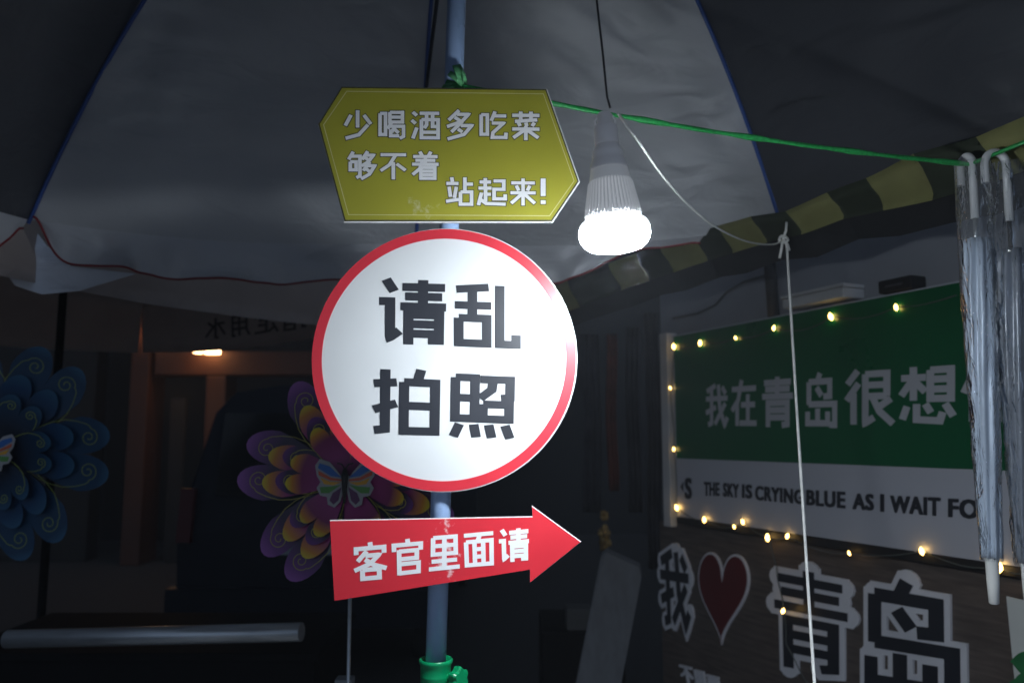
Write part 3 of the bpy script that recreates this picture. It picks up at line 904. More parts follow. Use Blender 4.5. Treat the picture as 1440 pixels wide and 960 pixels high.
def valance(Ta, Tb, seed, h0, h1, curl=None, hf=None):
    bm = bmesh.new(); nu, nv = 90, 8
    out = ((Ta + Tb) / 2 - UO); out.z = 0; out.normalize()
    bt = bmesh.new(); path = []
    g = []
    for i in range(nu + 1):
        u = i / nu
        p = Ta + (Tb - Ta) * u
        s = math.sin(PI * u)
        p.z -= .045 * s * (Tb - Ta).length * .6
        h = (h0 + (h1 - h0) * u) * (hf(u) if hf else 1)
        col = []
        for j in range(nv + 1):
            v = j / nv
            f = noise.noise(V((u * 7 + seed, v * .8, seed)))
            f2 = noise.noise(V((u * 19 + seed, v * 1.2, seed + 9)))
            q = p + out * (v * .02 + (.05 * f + .024 * f2) * v) + V((0, 0, .014 - v * (h + .010) * (1 + .07 * f)))
            if curl:
                q += curl(u, v)
            col.append(bm.verts.new(q))
            if j == nv: path.append(q.copy())
        g.append(col)
    for i in range(nu):
        for j in range(nv):
            bm.faces.new((g[i][j], g[i + 1][j], g[i + 1][j + 1], g[i][j + 1])).smooth = True
    add_tube(bt, path, .0032, 6)
    va = uo("valance", bm, M_val)
    b2 = bt
    for v in b2.verts: v.co -= UO
    link("red_trim", b2, M_trim, va)
n8 = len(tips)
for i in range(n8):
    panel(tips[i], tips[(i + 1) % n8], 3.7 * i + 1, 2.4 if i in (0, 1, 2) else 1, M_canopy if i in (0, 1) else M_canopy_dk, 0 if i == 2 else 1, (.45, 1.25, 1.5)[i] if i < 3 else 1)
lift = lambda u, v: V((.03 * v, -.03 * v, .115 * v)) * math.exp(-(u / .055) ** 2)
valance(T1, TM, 2.0, .10, .115, lift)
valance(TM, T2, 5.0, .115, .11, None, lambda u: .06 + .94 / (1 + math.exp((u - .52) / .05)))
valance(T8, T1, 8.0, .10, .12, lambda u, v: V((0, 0, .10 * v)) * math.exp(-((1 - u) / .06) ** 2))
bm = bmesh.new()
fl = [(-30, 352), (8, 366), (30, 352), (52, 326), (66, 345), (100, 374), (192, 385), (112, 409), (60, 414), (22, 402), (0, 372)]
fa = [bm.verts.new(at(x, y, 2.30 + .02 * math.sin(x * .05))) for x, y in fl]
bm.faces.new(fa)
bmesh.ops.triangulate(bm, faces=bm.faces[:])
bmesh.ops.solidify(bm, geom=bm.faces[:], thickness=.003)
uo("corner_flap", bm, M_val)
for T in tips:
    bm = bmesh.new()
    add_tube(bm, [rib(T, k / 24) + V((0, 0, -.002)) for k in range(24)], .0055, 8)
    r_ = uo("rib", bm, M_rib)
    bm = bmesh.new()
    a, b = rib(T, .22 if T is TM else .5), pole_at(2.78)
    d = (b - a)
    add_tube(bm, [a + V((0, 0, -.012)), a + d * .02 + V((0, 0, -.014)), b + V(((T - APEX).x, (T - APEX).y, 0)).normalized() * .04], .005, 6)
    for v in bm.verts: v.co -= UO
    link("strut", bm, M_strut, r_)
bm = bmesh.new(); add_tube(bm, [PB - pd * .02, pole_at(1.6), pole_at(2.2), pole_at(3.03)], .0175, 40); uo("pole", bm, M_pole)
bm = bmesh.new(); b0 = pole_at(0.10); add_tube(bm, [b0, pole_at(.6), PB - pd * .03], .0225, 32); uo("lower_pole", bm, M_polelow)
bm = bmesh.new(); add_lathe(bm, [(.03, 2.74), (.042, 2.75), (.042, 2.81), (.03, 2.82)], 24, O=V((pole_at(2.78).x, pole_at(2.78).y, 0)), cap=False); uo("runner_hub", bm, M_strut)
# green locking collar with a wing knob
col_o = PB + pd * .0
bm = bmesh.new()
add_lathe(bm, [(.0265, 0), (.0285, -.0015), (.0283, -.006), (.0258, -.010), (.0255, -.026), (.0261, -.0275), (.0255, -.029), (.0225, -.10), (.022, -.13), (.0195, -.13), (.0195, -.02), (.024, -.001), (.0265, 0)], 44, O=col_o, cap=False)
coll = uo("collar", bm, M_greenp)
bm = bmesh.new()
kc = col_o + V((.040, -.018, -.028))
ax = V((.80, -.60, .0)).normalized(); e1 = V((0, 0, 1)); e2 = ax.cross(e1)
ring0, ring1, ring2 = [], [], []
for k in range(48):
    a = 2 * PI * k / 48
    rr = .0180 + .0026 * math.cos(a * 6)
    dd = e1 * math.cos(a) + e2 * math.sin(a)
    ring0.append(bm.verts.new(kc + dd * rr * .95 - ax * .008)); ring1.append(bm.verts.new(kc + dd * rr + ax * .003)); ring2.append(bm.verts.new(kc + dd * rr * .86 + ax * .007))
for k in range(48):
    j = (k + 1) % 48
    bm.faces.new((ring0[k], ring0[j], ring1[j], ring1[k])); bm.faces.new((ring1[k], ring1[j], ring2[j], ring2[k]))
bm.faces.new(ring0[::-1]); bm.faces.new(ring2)
add_tube(bm, [col_o + V((.014, -.006, -.028)), kc], .007, 14)
for v in bm.verts: v.co -= UO
link("knob", bm, M_greenp, coll, smooth=False)
# foot of the umbrella
bm = bmesh.new(); add_lathe(bm, [(.24, 0.10), (.25, .12), (.25, .19), (.22, .23), (.06, .25), (.03, .34)], 40, O=V((b0.x, b0.y, 0))); uo("base_weight", bm, M_cart)

# ------------------------------------------------------------------ second umbrella behind, white printed valance
ZU = 2.29
C0 = at_z(200, 428, ZU)
dr = V((.83, -.56, 0)); dl = V((-.56, -.83, 0)); L2 = 1.7
cR, cL = C0 + dr * L2, C0 + dl * L2
cN = cR + dl * L2
cc = (C0 + cN) / 2
u2 = thing("rear_umbrella", "second umbrella farther back with a white printed valance seen from inside", "umbrella", loc=(cc.x, cc.y, 0))
UO2 = V((cc.x, cc.y, 0))
def u2o(name, bm, m, parent=None):
    for v in bm.verts: v.co -= UO2
    return link(name, bm, m, parent or u2)
bm = bmesh.new(); ap = bm.verts.new(cc + V((0, 0, .55)))
cs = [bm.verts.new(p) for p in (C0, cR, cN, cL)]
for i in range(4): bm.faces.new((cs[i], cs[(i + 1) % 4], ap))
bmesh.ops.subdivide_edges(bm, edges=bm.edges[:], cuts=3, use_grid_fill=True)
bmesh.ops.solidify(bm, geom=bm.faces[:], thickness=.003)
u2o("canopy", bm, M_bannerw)
def vprint(A, B, h, seed):
    bm = bmesh.new(); nu, nv = 40, 6
    o = (A + B) / 2 - cc; o.z = 0; o.normalize()
    def S_(u, v): return A + (B - A) * u + o * (.02 * v + .025 * v * noise.noise(V((u * 6 + seed, v, 0)))) + V((0, 0, -v * h - .03 * v * math.sin(PI * u)))
    g = [[bm.verts.new(S_(i / nu, j / nv)) for j in range(nv + 1)] for i in range(nu + 1)]
    for i in range(nu):
        for j in range(nv): bm.faces.new((g[i][j], g[i + 1][j], g[i + 1][j + 1], g[i][j + 1])).smooth = True
    bmesh.ops.solidify(bm, geom=bm.faces[:], thickness=.002)
    return u2o("valance", bm, M_bannerw), S_, o
va, S_, o_ = vprint(C0, cR, .27, 1)
vprint(C0, cL, .27, 4); vprint(cR, cN, .27, 6); vprint(cL, cN, .27, 9)
# lettering showing through, mirrored because it is seen from inside
bm = bmesh.new()
flat = []
for i, ch in enumerate('水用定指'):
    x0 = .34 + i * .115
    # mirrored: left edge of the character at the higher u
    qq = [V((x0 + .10, .44)), V((x0, .44)), V((x0, .80)), V((x0 + .10, .80))]
    flat += glyph(ch, qq, 11)
vs = []; fs = []
tmp = bmesh.new(); add_union(tmp, flat, 0, .001)
for v in tmp.verts:
    p = S_(v.co.x, v.co.y) - o_ * (.004 + v.co.z)
    v.co = p - UO2
link("printed_lettering", tmp, M_printdim, va); bm.free()
bm = bmesh.new(); add_tube(bm, [V((cc.x, cc.y, 0)), cc + V((0, 0, .55))], .016, 16); u2o("pole", bm, M_cart)

# ------------------------------------------------------------------ signs on the pole
def zone(x, y, k, ox, oy): return (ox + x * k, oy + y * k)
k1 = 400 / 1440.0
YP = Plane((-.11, 1.360, 1.98), (1, 0, 0), (0, .02, 1))
sg = thing("octagon_sign", "olive yellow pointed sign with white lettering, topmost on the blue pole", "sign", M=YP.M)
z1 = lambda p: zone(p[0], p[1], k1, 430, 100)
out = [z1(p) for p in ((182, 80), (1222, 92), (1388, 562), (1250, 767), (195, 767), (62, 272))]
op = YP.poly(out)
bm = bmesh.new(); add_prism(bm, ccw(op), -.005, 0); link("board", bm, M_edge, sg)
ip = inset([p + V((-.0006, .0008)) for p in ccw(op)], .0012)
bm = bmesh.new(); add_prism(bm, ip, .0002, .0008); link("dark_border", bm, M_inkgrey, sg)
stained(M_olive, (-.045, -.03, 0), (.075, .04, 1), (.66, .64, .48), 34, .55, .5)
bm = bmesh.new(); add_prism(bm, inset(ip, .0026), .001, .0013); link("yellow_field", bm, M_olive, sg)
lp = YP.poly([z1(p) for p in ((208, 105), (1203, 118), (1358, 558), (1234, 734), (217, 728), (91, 274))])
bm = bmesh.new(); lpp = []
for i in range(6): lpp += stroke([lp[i], lp[(i + 1) % 6]], .0011, cap=.0006)
add_union(bm, lpp, .0014, .0016); link("cream_line", bm, M_cream, sg)
CH = [('少', 187, 195, 340, 352), ('喝', 362, 200, 508, 350), ('酒', 530, 199, 683, 350), ('多', 703, 198, 850, 353), ('吃', 873, 204, 1022, 351), ('菜', 1038, 202, 1190, 355),
      ('够', 207, 405, 355, 552), ('不', 370, 412, 518, 553), ('着', 532, 407, 680, 552), ('站', 704, 537, 852, 684), ('起', 866, 538, 1018, 685), ('来', 1028, 540, 1172, 685), ('!', 1140, 540, 1263, 680)]
b1, b2 = bmesh.new(), bmesh.new()
for ch, x0, y0, x1, y1 in CH:
    q = YP.poly([z1(p) for p in rect(x0 + 4, y0 + 3, x1 - 4, y1 - 3, 1)])
    ww = (22 if ch == '!' else 13)
    add_union(b1, glyph(ch, q, ww, ww * .88, 5.5), .0014, .0018)
    add_union(b2, glyph(ch, q, ww, ww * .88), .0019, .0023)
link("lettering_outline", b1, M_inkgrey, sg); link("lettering", b2, M_pale, sg)

k2 = 400 / 985.0
RP = Plane((-.112, 1.365, 1.69), (1, 0, 0), (0, .0, 1))
z2 = lambda p: zone(p[0], p[1], k2, 430, 310)
cl, cr, ct, cb = RP.loc(438.5, 505), RP.loc(812, 505), RP.loc(625, 321.5), RP.loc(625, 691.5)
cen = V(((cl.x + cr.x) / 2, (ct.y + cb.y) / 2)); rx, ry = (cr.x - cl.x) / 2, (ct.y - cb.y) / 2
rs = thing("round_sign", "round white sign with a red ring and four big black characters", "sign", M=RP.M)
bm = bmesh.new(); add_prism(bm, circle(cen, rx, 160, ry), -.005, 0); link("board", bm, M_white, rs)
bm = bmesh.new()
n = 160; c2 = cen + V((-.0012, .0002))
ro = [circle(c2, rx - .0013, n, ry - .0012), circle(cen + V((-.001, 0)), rx * .920, n, ry * .920)]
vv = [[bm.verts.new((p.x, p.y, h)) for p in ro[r]] for r, h in ((0, .0008), (1, .0008), (0, .0001), (1, .0001))]
for i in range(n):
    j = (i + 1) % n
    bm.faces.new((vv[0][i], vv[0][j], vv[1][j], vv[1][i])); bm.faces.new((vv[0][i], vv[2][i], vv[2][j], vv[0][j])); bm.faces.new((vv[1][i], vv[1][j], vv[3][j], vv[3][i]))
link("red_ring", bm, M_red, rs)
bm = bmesh.new()
for ch, q in (('请', [(250, 198), (488, 204), (484, 438), (250, 430)]), ('乱', [(512, 218), (737, 224), (737, 447), (512, 437)]),
              ('拍', [(232, 508), (466, 520), (462, 744), (230, 738)]), ('照', [(497, 528), (722, 536), (718, 757), (493, 748)])):
    add_union(bm, glyph(ch, RP.poly([z2(p) for p in q]), 15, 12), .0002, .0010)
link("lettering", bm, M_ink, rs)

k3 = 400 / 1422.0
AP = Plane((-.112, 1.355, 1.42), (1, 0, 0), (0, .06, 1))
z3 = lambda p: zone(p[0], p[1], k3, 440, 690)
asg = thing("arrow_sign", "red arrow sign with white lettering pointing right, lowest on the blue pole", "sign", M=AP.M)
ao = ccw(AP.poly([z3(p) for p in ((85, 145), (1098, 126), (1095, 72), (1342, 252), (1085, 458), (1085, 392), (108, 548))]))
bm = bmesh.new(); add_prism(bm, ao, -.006, 0); link("board", bm, M_edge, asg)
stained(M_redarrow, (-.003, -.055, 0), (.045, .10, 1), (.80, .70, .70), 42, .555, .75)
bm = bmesh.new(); add_prism(bm, [p + V((-.0006, -.0008)) for p in inset(ao, .0008)], .0002, .0008); link("red_face", bm, M_redarrow, asg)
bm = bmesh.new()
for ch, q in (('客', [(203, 262), (368, 248), (374, 432), (206, 447)]), ('官', [(392, 245), (553, 232), (550, 406), (396, 424)]), ('里', [(580, 226), (735, 214), (738, 384), (577, 400)]),
              ('面', [(750, 212), (906, 197), (908, 368), (757, 380)]), ('请', [(925, 192), (1080, 177), (1080, 350), (930, 362)])):
    add_union(bm, glyph(ch, AP.poly([z3(p) for p in q]), 14.5, 12), .001, .0016)
link("lettering", bm, M_pale, asg)

# ------------------------------------------------------------------ green rope and its knot
bm = bmesh.new()
ra, rb_ = at(640, 116, 1.385), at(1364, 231, 1.50)
kp = [ra + V((-.016, .0, .0)), at(655, 124, 1.37), at(780, 146, 1.385)]
path = [kp[0], kp[1], kp[2]]
s0 = kp[2]
for k in range(1, 31):
    u = k / 30
    p = s0 + (rb_ - s0) * u
    p.z -= .010 * 4 * u * (1 - u)
    path.append(p)
far = T3 + V((0, 0, -.01))
for k in range(1, 11): path.append(rb_ + (far - rb_) * (k / 10))
def add_ribbon(bm, path, wdt, th, tw=0.5):
    prev = None
    for i, p in enumerate(path):
        t = (path[min(i + 1, len(path) - 1)] - path[max(i - 1, 0)]).normalized()
        a = tw * math.sin(i * .9)
        u = (V((0, 0, 1)) - t * t.z).normalized(); s = t.cross(u)
        e = u * math.cos(a) + s * math.sin(a); f = t.cross(e)
        wv = wdt * (1 + .22 * math.sin(i * 1.7))
        q = [bm.verts.new(p + e * x * wv + f * y * th) for x, y in ((-.5, -.5), (.5, -.5), (.62, .1), (.3, .6), (-.3, .6), (-.62, .1))]
        if prev:
            for k in range(6): bm.faces.new((prev[k], prev[(k + 1) % 6], q[(k + 1) % 6], q[k])).smooth = True
        else: bm.faces.new(q[::-1])
        prev = q
    bm.faces.new(prev)
add_ribbon(bm, path, .0082, .004)
rope = thing("green_rope", "green plastic rope stretched from the blue pole to the hanging umbrellas", "rope", loc=ra)
for v in bm.verts: v.co -= ra
link("line", bm, M_rope, rope)
bm = bmesh.new()
for k in range(3):                      # turns round the pole
    z = ra.z - .004 - k * .006
    c = pole_at(z)
    add_tube(bm, [c + V((math.cos(a) * .0198, math.sin(a) * .0198, .002 * math.sin(a))) for a in [2 * PI * j / 24 for j in range(25)]], .0028, 6)
for sx, lift_, wd in ((-.010, .036, .016), (-.020, .020, .011), (-.002, .030, .008)):
    base = at(652, 119, 1.372)
    add_ribbon(bm, [base, base + V((sx * .5, -.004, lift_ * .45)), base + V((sx * 1.3, -.006, lift_ * .95))], wd, .0012, .3)
for v in bm.verts: v.co -= ra
link("knot", bm, M_tape, rope)

# ------------------------------------------------------------------ the LED bulb and its cables
YB = 1.05
top, glo = at(853, 150, YB), at(866, 335, YB)
bz_ = at(866, 352, YB).z
bl = thing("led_bulb", "lit white LED bulb with a ribbed body hanging from a cord beside the signs", "bulb", loc=(glo.x, YB, bz_))
mpp = YB / FPX * 1.0
def hp_(py): return (352 - py) * mpp * 1.0
Rz = lambda px: px * mpp
tilt = Matrix.Rotation(R(-4.0), 4, 'Y')
bl.rotation_euler = (R(2), R(-4.2), 0)
bm = bmesh.new()
dome = [(Rz(r), hp_(y)) for r, y in ((1, 355.5), (14, 355), (26, 352), (37, 349.5), (44.5, 344), (49, 337), (51, 329), (50.3, 321))]
add_lathe(bm, dome, 48, cap=True)
link("dome", bm, M_dome, bl, smooth=True)
bm = bmesh.new()
add_lathe(bm, [(Rz(50.2), hp_(320.6)), (Rz(50.4), hp_(318.5)), (Rz(49.4), hp_(315)), (Rz(46), hp_(310.5)), (Rz(40.8), hp_(307))], 48, cap=False)
link("rim", bm, M_rim, bl, smooth=True)
bm = bmesh.new()
def fins(u, z):
    k = (z - hp_(302)) / (hp_(252) - hp_(302))
    if k < 0 or k > 1.0: return 0
    return Rz(1.9) * (1 if math.sin(u * 2 * PI * 44 + .4) > 0 else -1.6)
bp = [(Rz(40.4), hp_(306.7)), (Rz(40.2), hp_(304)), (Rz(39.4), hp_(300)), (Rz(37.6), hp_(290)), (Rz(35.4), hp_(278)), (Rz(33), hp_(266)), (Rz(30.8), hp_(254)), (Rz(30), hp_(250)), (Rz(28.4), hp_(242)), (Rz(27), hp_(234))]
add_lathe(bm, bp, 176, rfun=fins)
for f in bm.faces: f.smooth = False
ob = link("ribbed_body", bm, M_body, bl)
bm = bmesh.new()
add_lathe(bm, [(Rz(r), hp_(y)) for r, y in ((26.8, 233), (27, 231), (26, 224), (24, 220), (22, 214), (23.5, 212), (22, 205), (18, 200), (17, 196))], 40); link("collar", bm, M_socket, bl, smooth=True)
bm = bmesh.new()
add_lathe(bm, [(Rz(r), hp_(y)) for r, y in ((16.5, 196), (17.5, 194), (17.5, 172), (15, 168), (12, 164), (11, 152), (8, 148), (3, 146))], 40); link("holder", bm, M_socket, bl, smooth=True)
bm = bmesh.new()
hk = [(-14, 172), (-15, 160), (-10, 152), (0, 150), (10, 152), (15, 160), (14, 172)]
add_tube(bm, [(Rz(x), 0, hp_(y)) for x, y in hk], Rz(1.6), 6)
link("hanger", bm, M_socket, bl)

bm = bmesh.new()
c0 = at(856, 148, YB); c1 = at(839, 0, YB + .02)
ctop = c1 + (c1 - c0) * 5.6
add_tube(bm, [c0 + V((0.002, 0, -.004)), c0 + V((-.002, 0, .012)), c0 + (c1 - c0) * .5, c1, ctop], .0016, 8)
tag(link("lamp_wire", bm, M_dcord), "thin dark cord holding up the lit LED bulb", "cord")

def catenary(a, b, sag, n=40):
    return [a + (b - a) * (k / n) + V((0, 0, -sag * 4 * (k / n) * (1 - k / n))) for k in range(n + 1)]
ca = at(870, 163, YB)
knot = T2 + V((-.01, -.02, -.015))
def bez(P, n=60):
    out = []
    for k in range(n + 1):
        t = k / n; m = [p.copy() for p in P]
        while len(m) > 1: m = [m[i] * (1 - t) + m[i + 1] * t for i in range(len(m) - 1)]
        out.append(m[0])
    return out
def smooth_path(P, n=10):               # Catmull-Rom
    out = []
    Q = [P[0] * 2 - P[1]] + P + [P[-1] * 2 - P[-2]]
    for i in range(1, len(Q) - 2):
        p0, p1, p2, p3 = Q[i - 1:i + 3]
        for k in range(n):
            t = k / n
            out.append(.5 * ((2 * p1) + (p2 - p0) * t + (2 * p0 - 5 * p1 + 4 * p2 - p3) * t * t + (3 * p1 - p0 - 3 * p2 + p3) * t ** 3))
    out.append(P[-1])
    return out
pts = [at(868, 158, YB), at(878, 172, YB + .03), at(900, 202, 1.10), at(930, 245, 1.24), at(965, 285, 1.42), at(1003, 317, 1.6), at(1040, 336, 1.78), at(1068, 343, 1.92), at(1090, 343, 1.99), at(1101, 337, 2.02)]
bm = bmesh.new(); add_tube(bm, smooth_path(pts), .0021, 10)
ck = pts[-1]
down = [at(1099, 332, 2.03), at(1106, 345, 2.01), at(1108, 372, 1.99), at(1114, 470, 1.92), at(1122, 600, 1.82), at(1131, 740, 1.69), at(1140, 880, 1.55), at(1149, 1010, 1.42), at(1158, 1150, 1.32), at(1164, 1300, 1.25)]
cab = thing("white_cable", "white electric cable running from the bulb to the rib tip and hanging straight down", "cable", loc=ck)
for v in bm.verts: v.co -= ck
link("upper_run", bm, M_cable, cab)
bm = bmesh.new(); add_tube(bm, smooth_path(down), .0030, 10)
for v in bm.verts: v.co -= ck
link("hanging_run", bm, M_cable, cab)
bm = bmesh.new()
for k, (dx, dz) in enumerate(((-.012, -.05), (.010, .045), (.014, -.03))):
    add_tube(bm, [V((0, 0, 0)), V((dx * .6, -.008, dz * .5)), V((dx, -.004, dz))], .0035, 7)
add_tube(bm, [V((.011 * math.cos(a), -.004 + .004 * math.sin(2 * a), .009 * math.sin(a))) for a in [2 * PI * j / 20 for j in range(21)]], .0035, 7)
link("tie_knot", bm, M_cable, cab)

# ------------------------------------------------------------------ the two wrapped umbrellas hanging on the rope
def folded_umbrella(label, top_px, bot_px, y, fabm, hook_dir, r0, body_from, seed, hook_r=.012, shaft_m=None, tag_m=None, cr=.3):
    tp, bt = at(*top_px, y), at(*bot_px, y + .02)
    ax = (bt - tp)
    Lg = ax.length; z = -ax.normalized()
    x = V((1, 0, 0)); x = (x - z * x.dot(z)).normalized(); yv = z.cross(x)
    M = Matrix(((x.x, yv.x, z.x, tp.x), (x.y, yv.y, z.y, tp.y), (x.z, yv.z, z.z, tp.z), (0, 0, 0, 1)))
    t = thing("wrapped_umbrella", label, "umbrella", M=M, group="folded umbrellas in clear film on the green rope")
    # handle: J hook that runs over the rope
    bm = bmesh.new()
    ca_, sa_ = math.cos(hook_dir), math.sin(hook_dir)
    arc = [V((hook_r * (1 - math.cos(a)) * ca_ , hook_r * (1 - math.cos(a)) * sa_, -.022 + hook_r * math.sin(a) * 1.2 + .016)) for a in [PI * k / 14 for k in range(15)]]
    pts_ = [V((0, 0, -.115))] + arc + [arc[-1] + V((0, 0, -.035))]
    add_tube(bm, pts_, .0075, 14); link("handle", bm, M_handle, t)
    bm = bmesh.new(); add_tube(bm, [V((0, 0, -.116)), V((0, 0, -body_from - .02))], .004, 10); link("shaft", bm, shaft_m or M_steel, t)
    # rolled cloth with pleats
    bm = bmesh.new()
    pf = []
    for k in range(41):
        u = k / 40
        zz = -body_from - u * (Lg - body_from - .085)
        rr = r0 * (.86 + .14 * math.sin(min(1, u * 3) * PI / 2)) * (1 - .42 * u ** 1.3)
        if k == 0: rr *= .8
        pf.append((rr, zz))
    def pleat(u, zz):
        q = -zz / Lg
        return r0 * (.10 * math.sin(u * 2 * PI * 8 + q * 9 + seed) + .07 * noise.noise(V((u * 6, q * 14, seed))))
    add_lathe(bm, pf, 96, rfun=pleat); link("rolled_cloth", bm, fabm, t)
    if tag_m:
        bm = bmesh.new(); add_prism(bm, [V((r0 * .4, -body_from - .02)), V((r0 * 1.15, -body_from - .02)), V((r0 * 1.05, -body_from - .26)), V((r0 * .55, -body_from - .26))], -.004, .0)
        for v in bm.verts: v.co = V((v.co.x, -.004 + v.co.z, v.co.y))
        link("tie_band", bm, tag_m, t)
    # ferrule
    bm = bmesh.new()
    add_lathe(bm, [(.0125, -Lg + .088), (.0135, -Lg + .084), (.0115, -Lg + .078), (.0105, -Lg + .04), (.0085, -Lg + .002), (.006, -Lg)], 24); link("tip", bm, M_tip, t, smooth=True)
    # film sleeve
    bm = bmesh.new()
    ps = []
    for k in range(61):
        u = k / 60
        zz = -.005 - u * (Lg - .085)
        rr = r0 * 1.12 * (1.02 if u < .3 else 1.02 - .40 * ((u - .3) / .7) ** 1.2)
        ps.append((rr, zz))
    def crin(u, zz):
        return cr * r0 * .20 * noise.noise(V((math.cos(u * 2 * PI) * 2.2 + seed, math.sin(u * 2 * PI) * 2.2, zz * 26))) + cr * r0 * .10 * noise.noise(V((math.cos(u * 2 * PI) * 5 + seed, math.sin(u * 2 * PI) * 5, zz * 60)))
    add_lathe(bm, ps, 72, rfun=crin, cap=False); link("film_sleeve", bm, M_film if cr < 1 else M_film2, t)
    return t
folded_umbrella("folded silver blue umbrella in clear film with a white tip, left one on the rope", (1367, 226), (1398, 849), 1.50, M_umfab, R(100), .0275, .155, 1.0, .016)
folded_umbrella("folded dark umbrella in crinkled film with a white J handle, at the right edge", (1415, 228), (1449, 858), 1.475, M_umfab2, R(180), .029, .17, 7.0, .021, shaft_m=M_black, cr=1.1)

# poster at the right edge
bm = bmesh.new()
pq = [W.loc(1415, 838, .06), W.loc(1500, 858, .06), W.loc(1520, 1040, .06), W.loc(1432, 1010, .06)]
post = thing("leaf_poster", "white poster with printed green leaves at the right edge beside the wood panel", "poster", M=W.M)
add_prism(bm, ccw(pq), .055, .06); link("sheet", bm, M_paper, post)
bm = bmesh.new(); lfs = []
for cx, cy, a, ln in ((1446, 928, .3, .10), (1451, 945, -.2, .10), (1443, 957, .5, .09), (1455, 935, .9, .1), (1450, 965, .1, .12)):
    c_ = W.loc(cx, cy, .06); dv = V((math.cos(a), math.sin(a))); nv_ = V((-dv.y, dv.x))
    lfs.append([c_ + dv * ln * (u - .5) + nv_ * ln * .22 * math.sin(PI * u) for u in [k / 10 for k in range(11)]] + [c_ + dv * ln * (u - .5) - nv_ * ln * .22 * math.sin(PI * u) for u in [k / 10 for k in range(9, 0, -1)]])
add_union(bm, lfs, .0602, .061); link("printed_leaves", bm, M_leaf, post)

# ------------------------------------------------------------------ pinwheels
def spiral(c, r, a0, turns, sgn, tail):
    P = []
    for k in range(26):
        u = k / 25
        a = a0 + sgn * turns * 2 * PI * u
        rr = r * (1 - .85 * u)
        P.append(c + V((math.cos(a), math.sin(a))) * rr)
    return [V(q) for q in tail] + P
def petal_outline(L, Wd, ang, notch=.87):
    """a double-lobed petal along +x, turned by ang"""
    out = [V((0.0, -.004))]
    for k in range(1, 9):
        u = k / 9
        out.append(V((L * .70 * u, -Wd * (u ** .8))))
    for k in range(13):
        a = -PI / 2 + PI * k / 12 * 1.03
        out.append(V((L * .72 + math.cos(a) * L * .27, -Wd * .5 + math.sin(a) * Wd * .5 * 1.0)))
    out.append(V((L * notch, 0)))
    up = [V((p.x, -p.y)) for p in out[::-1] if p.y < -1e-4 or p.x < .001]
    pts_ = out + up
    c, s = math.cos(ang), math.sin(ang)
    return [V((p.x * c - p.y * s, p.x * s + p.y * c)) for p in pts_]
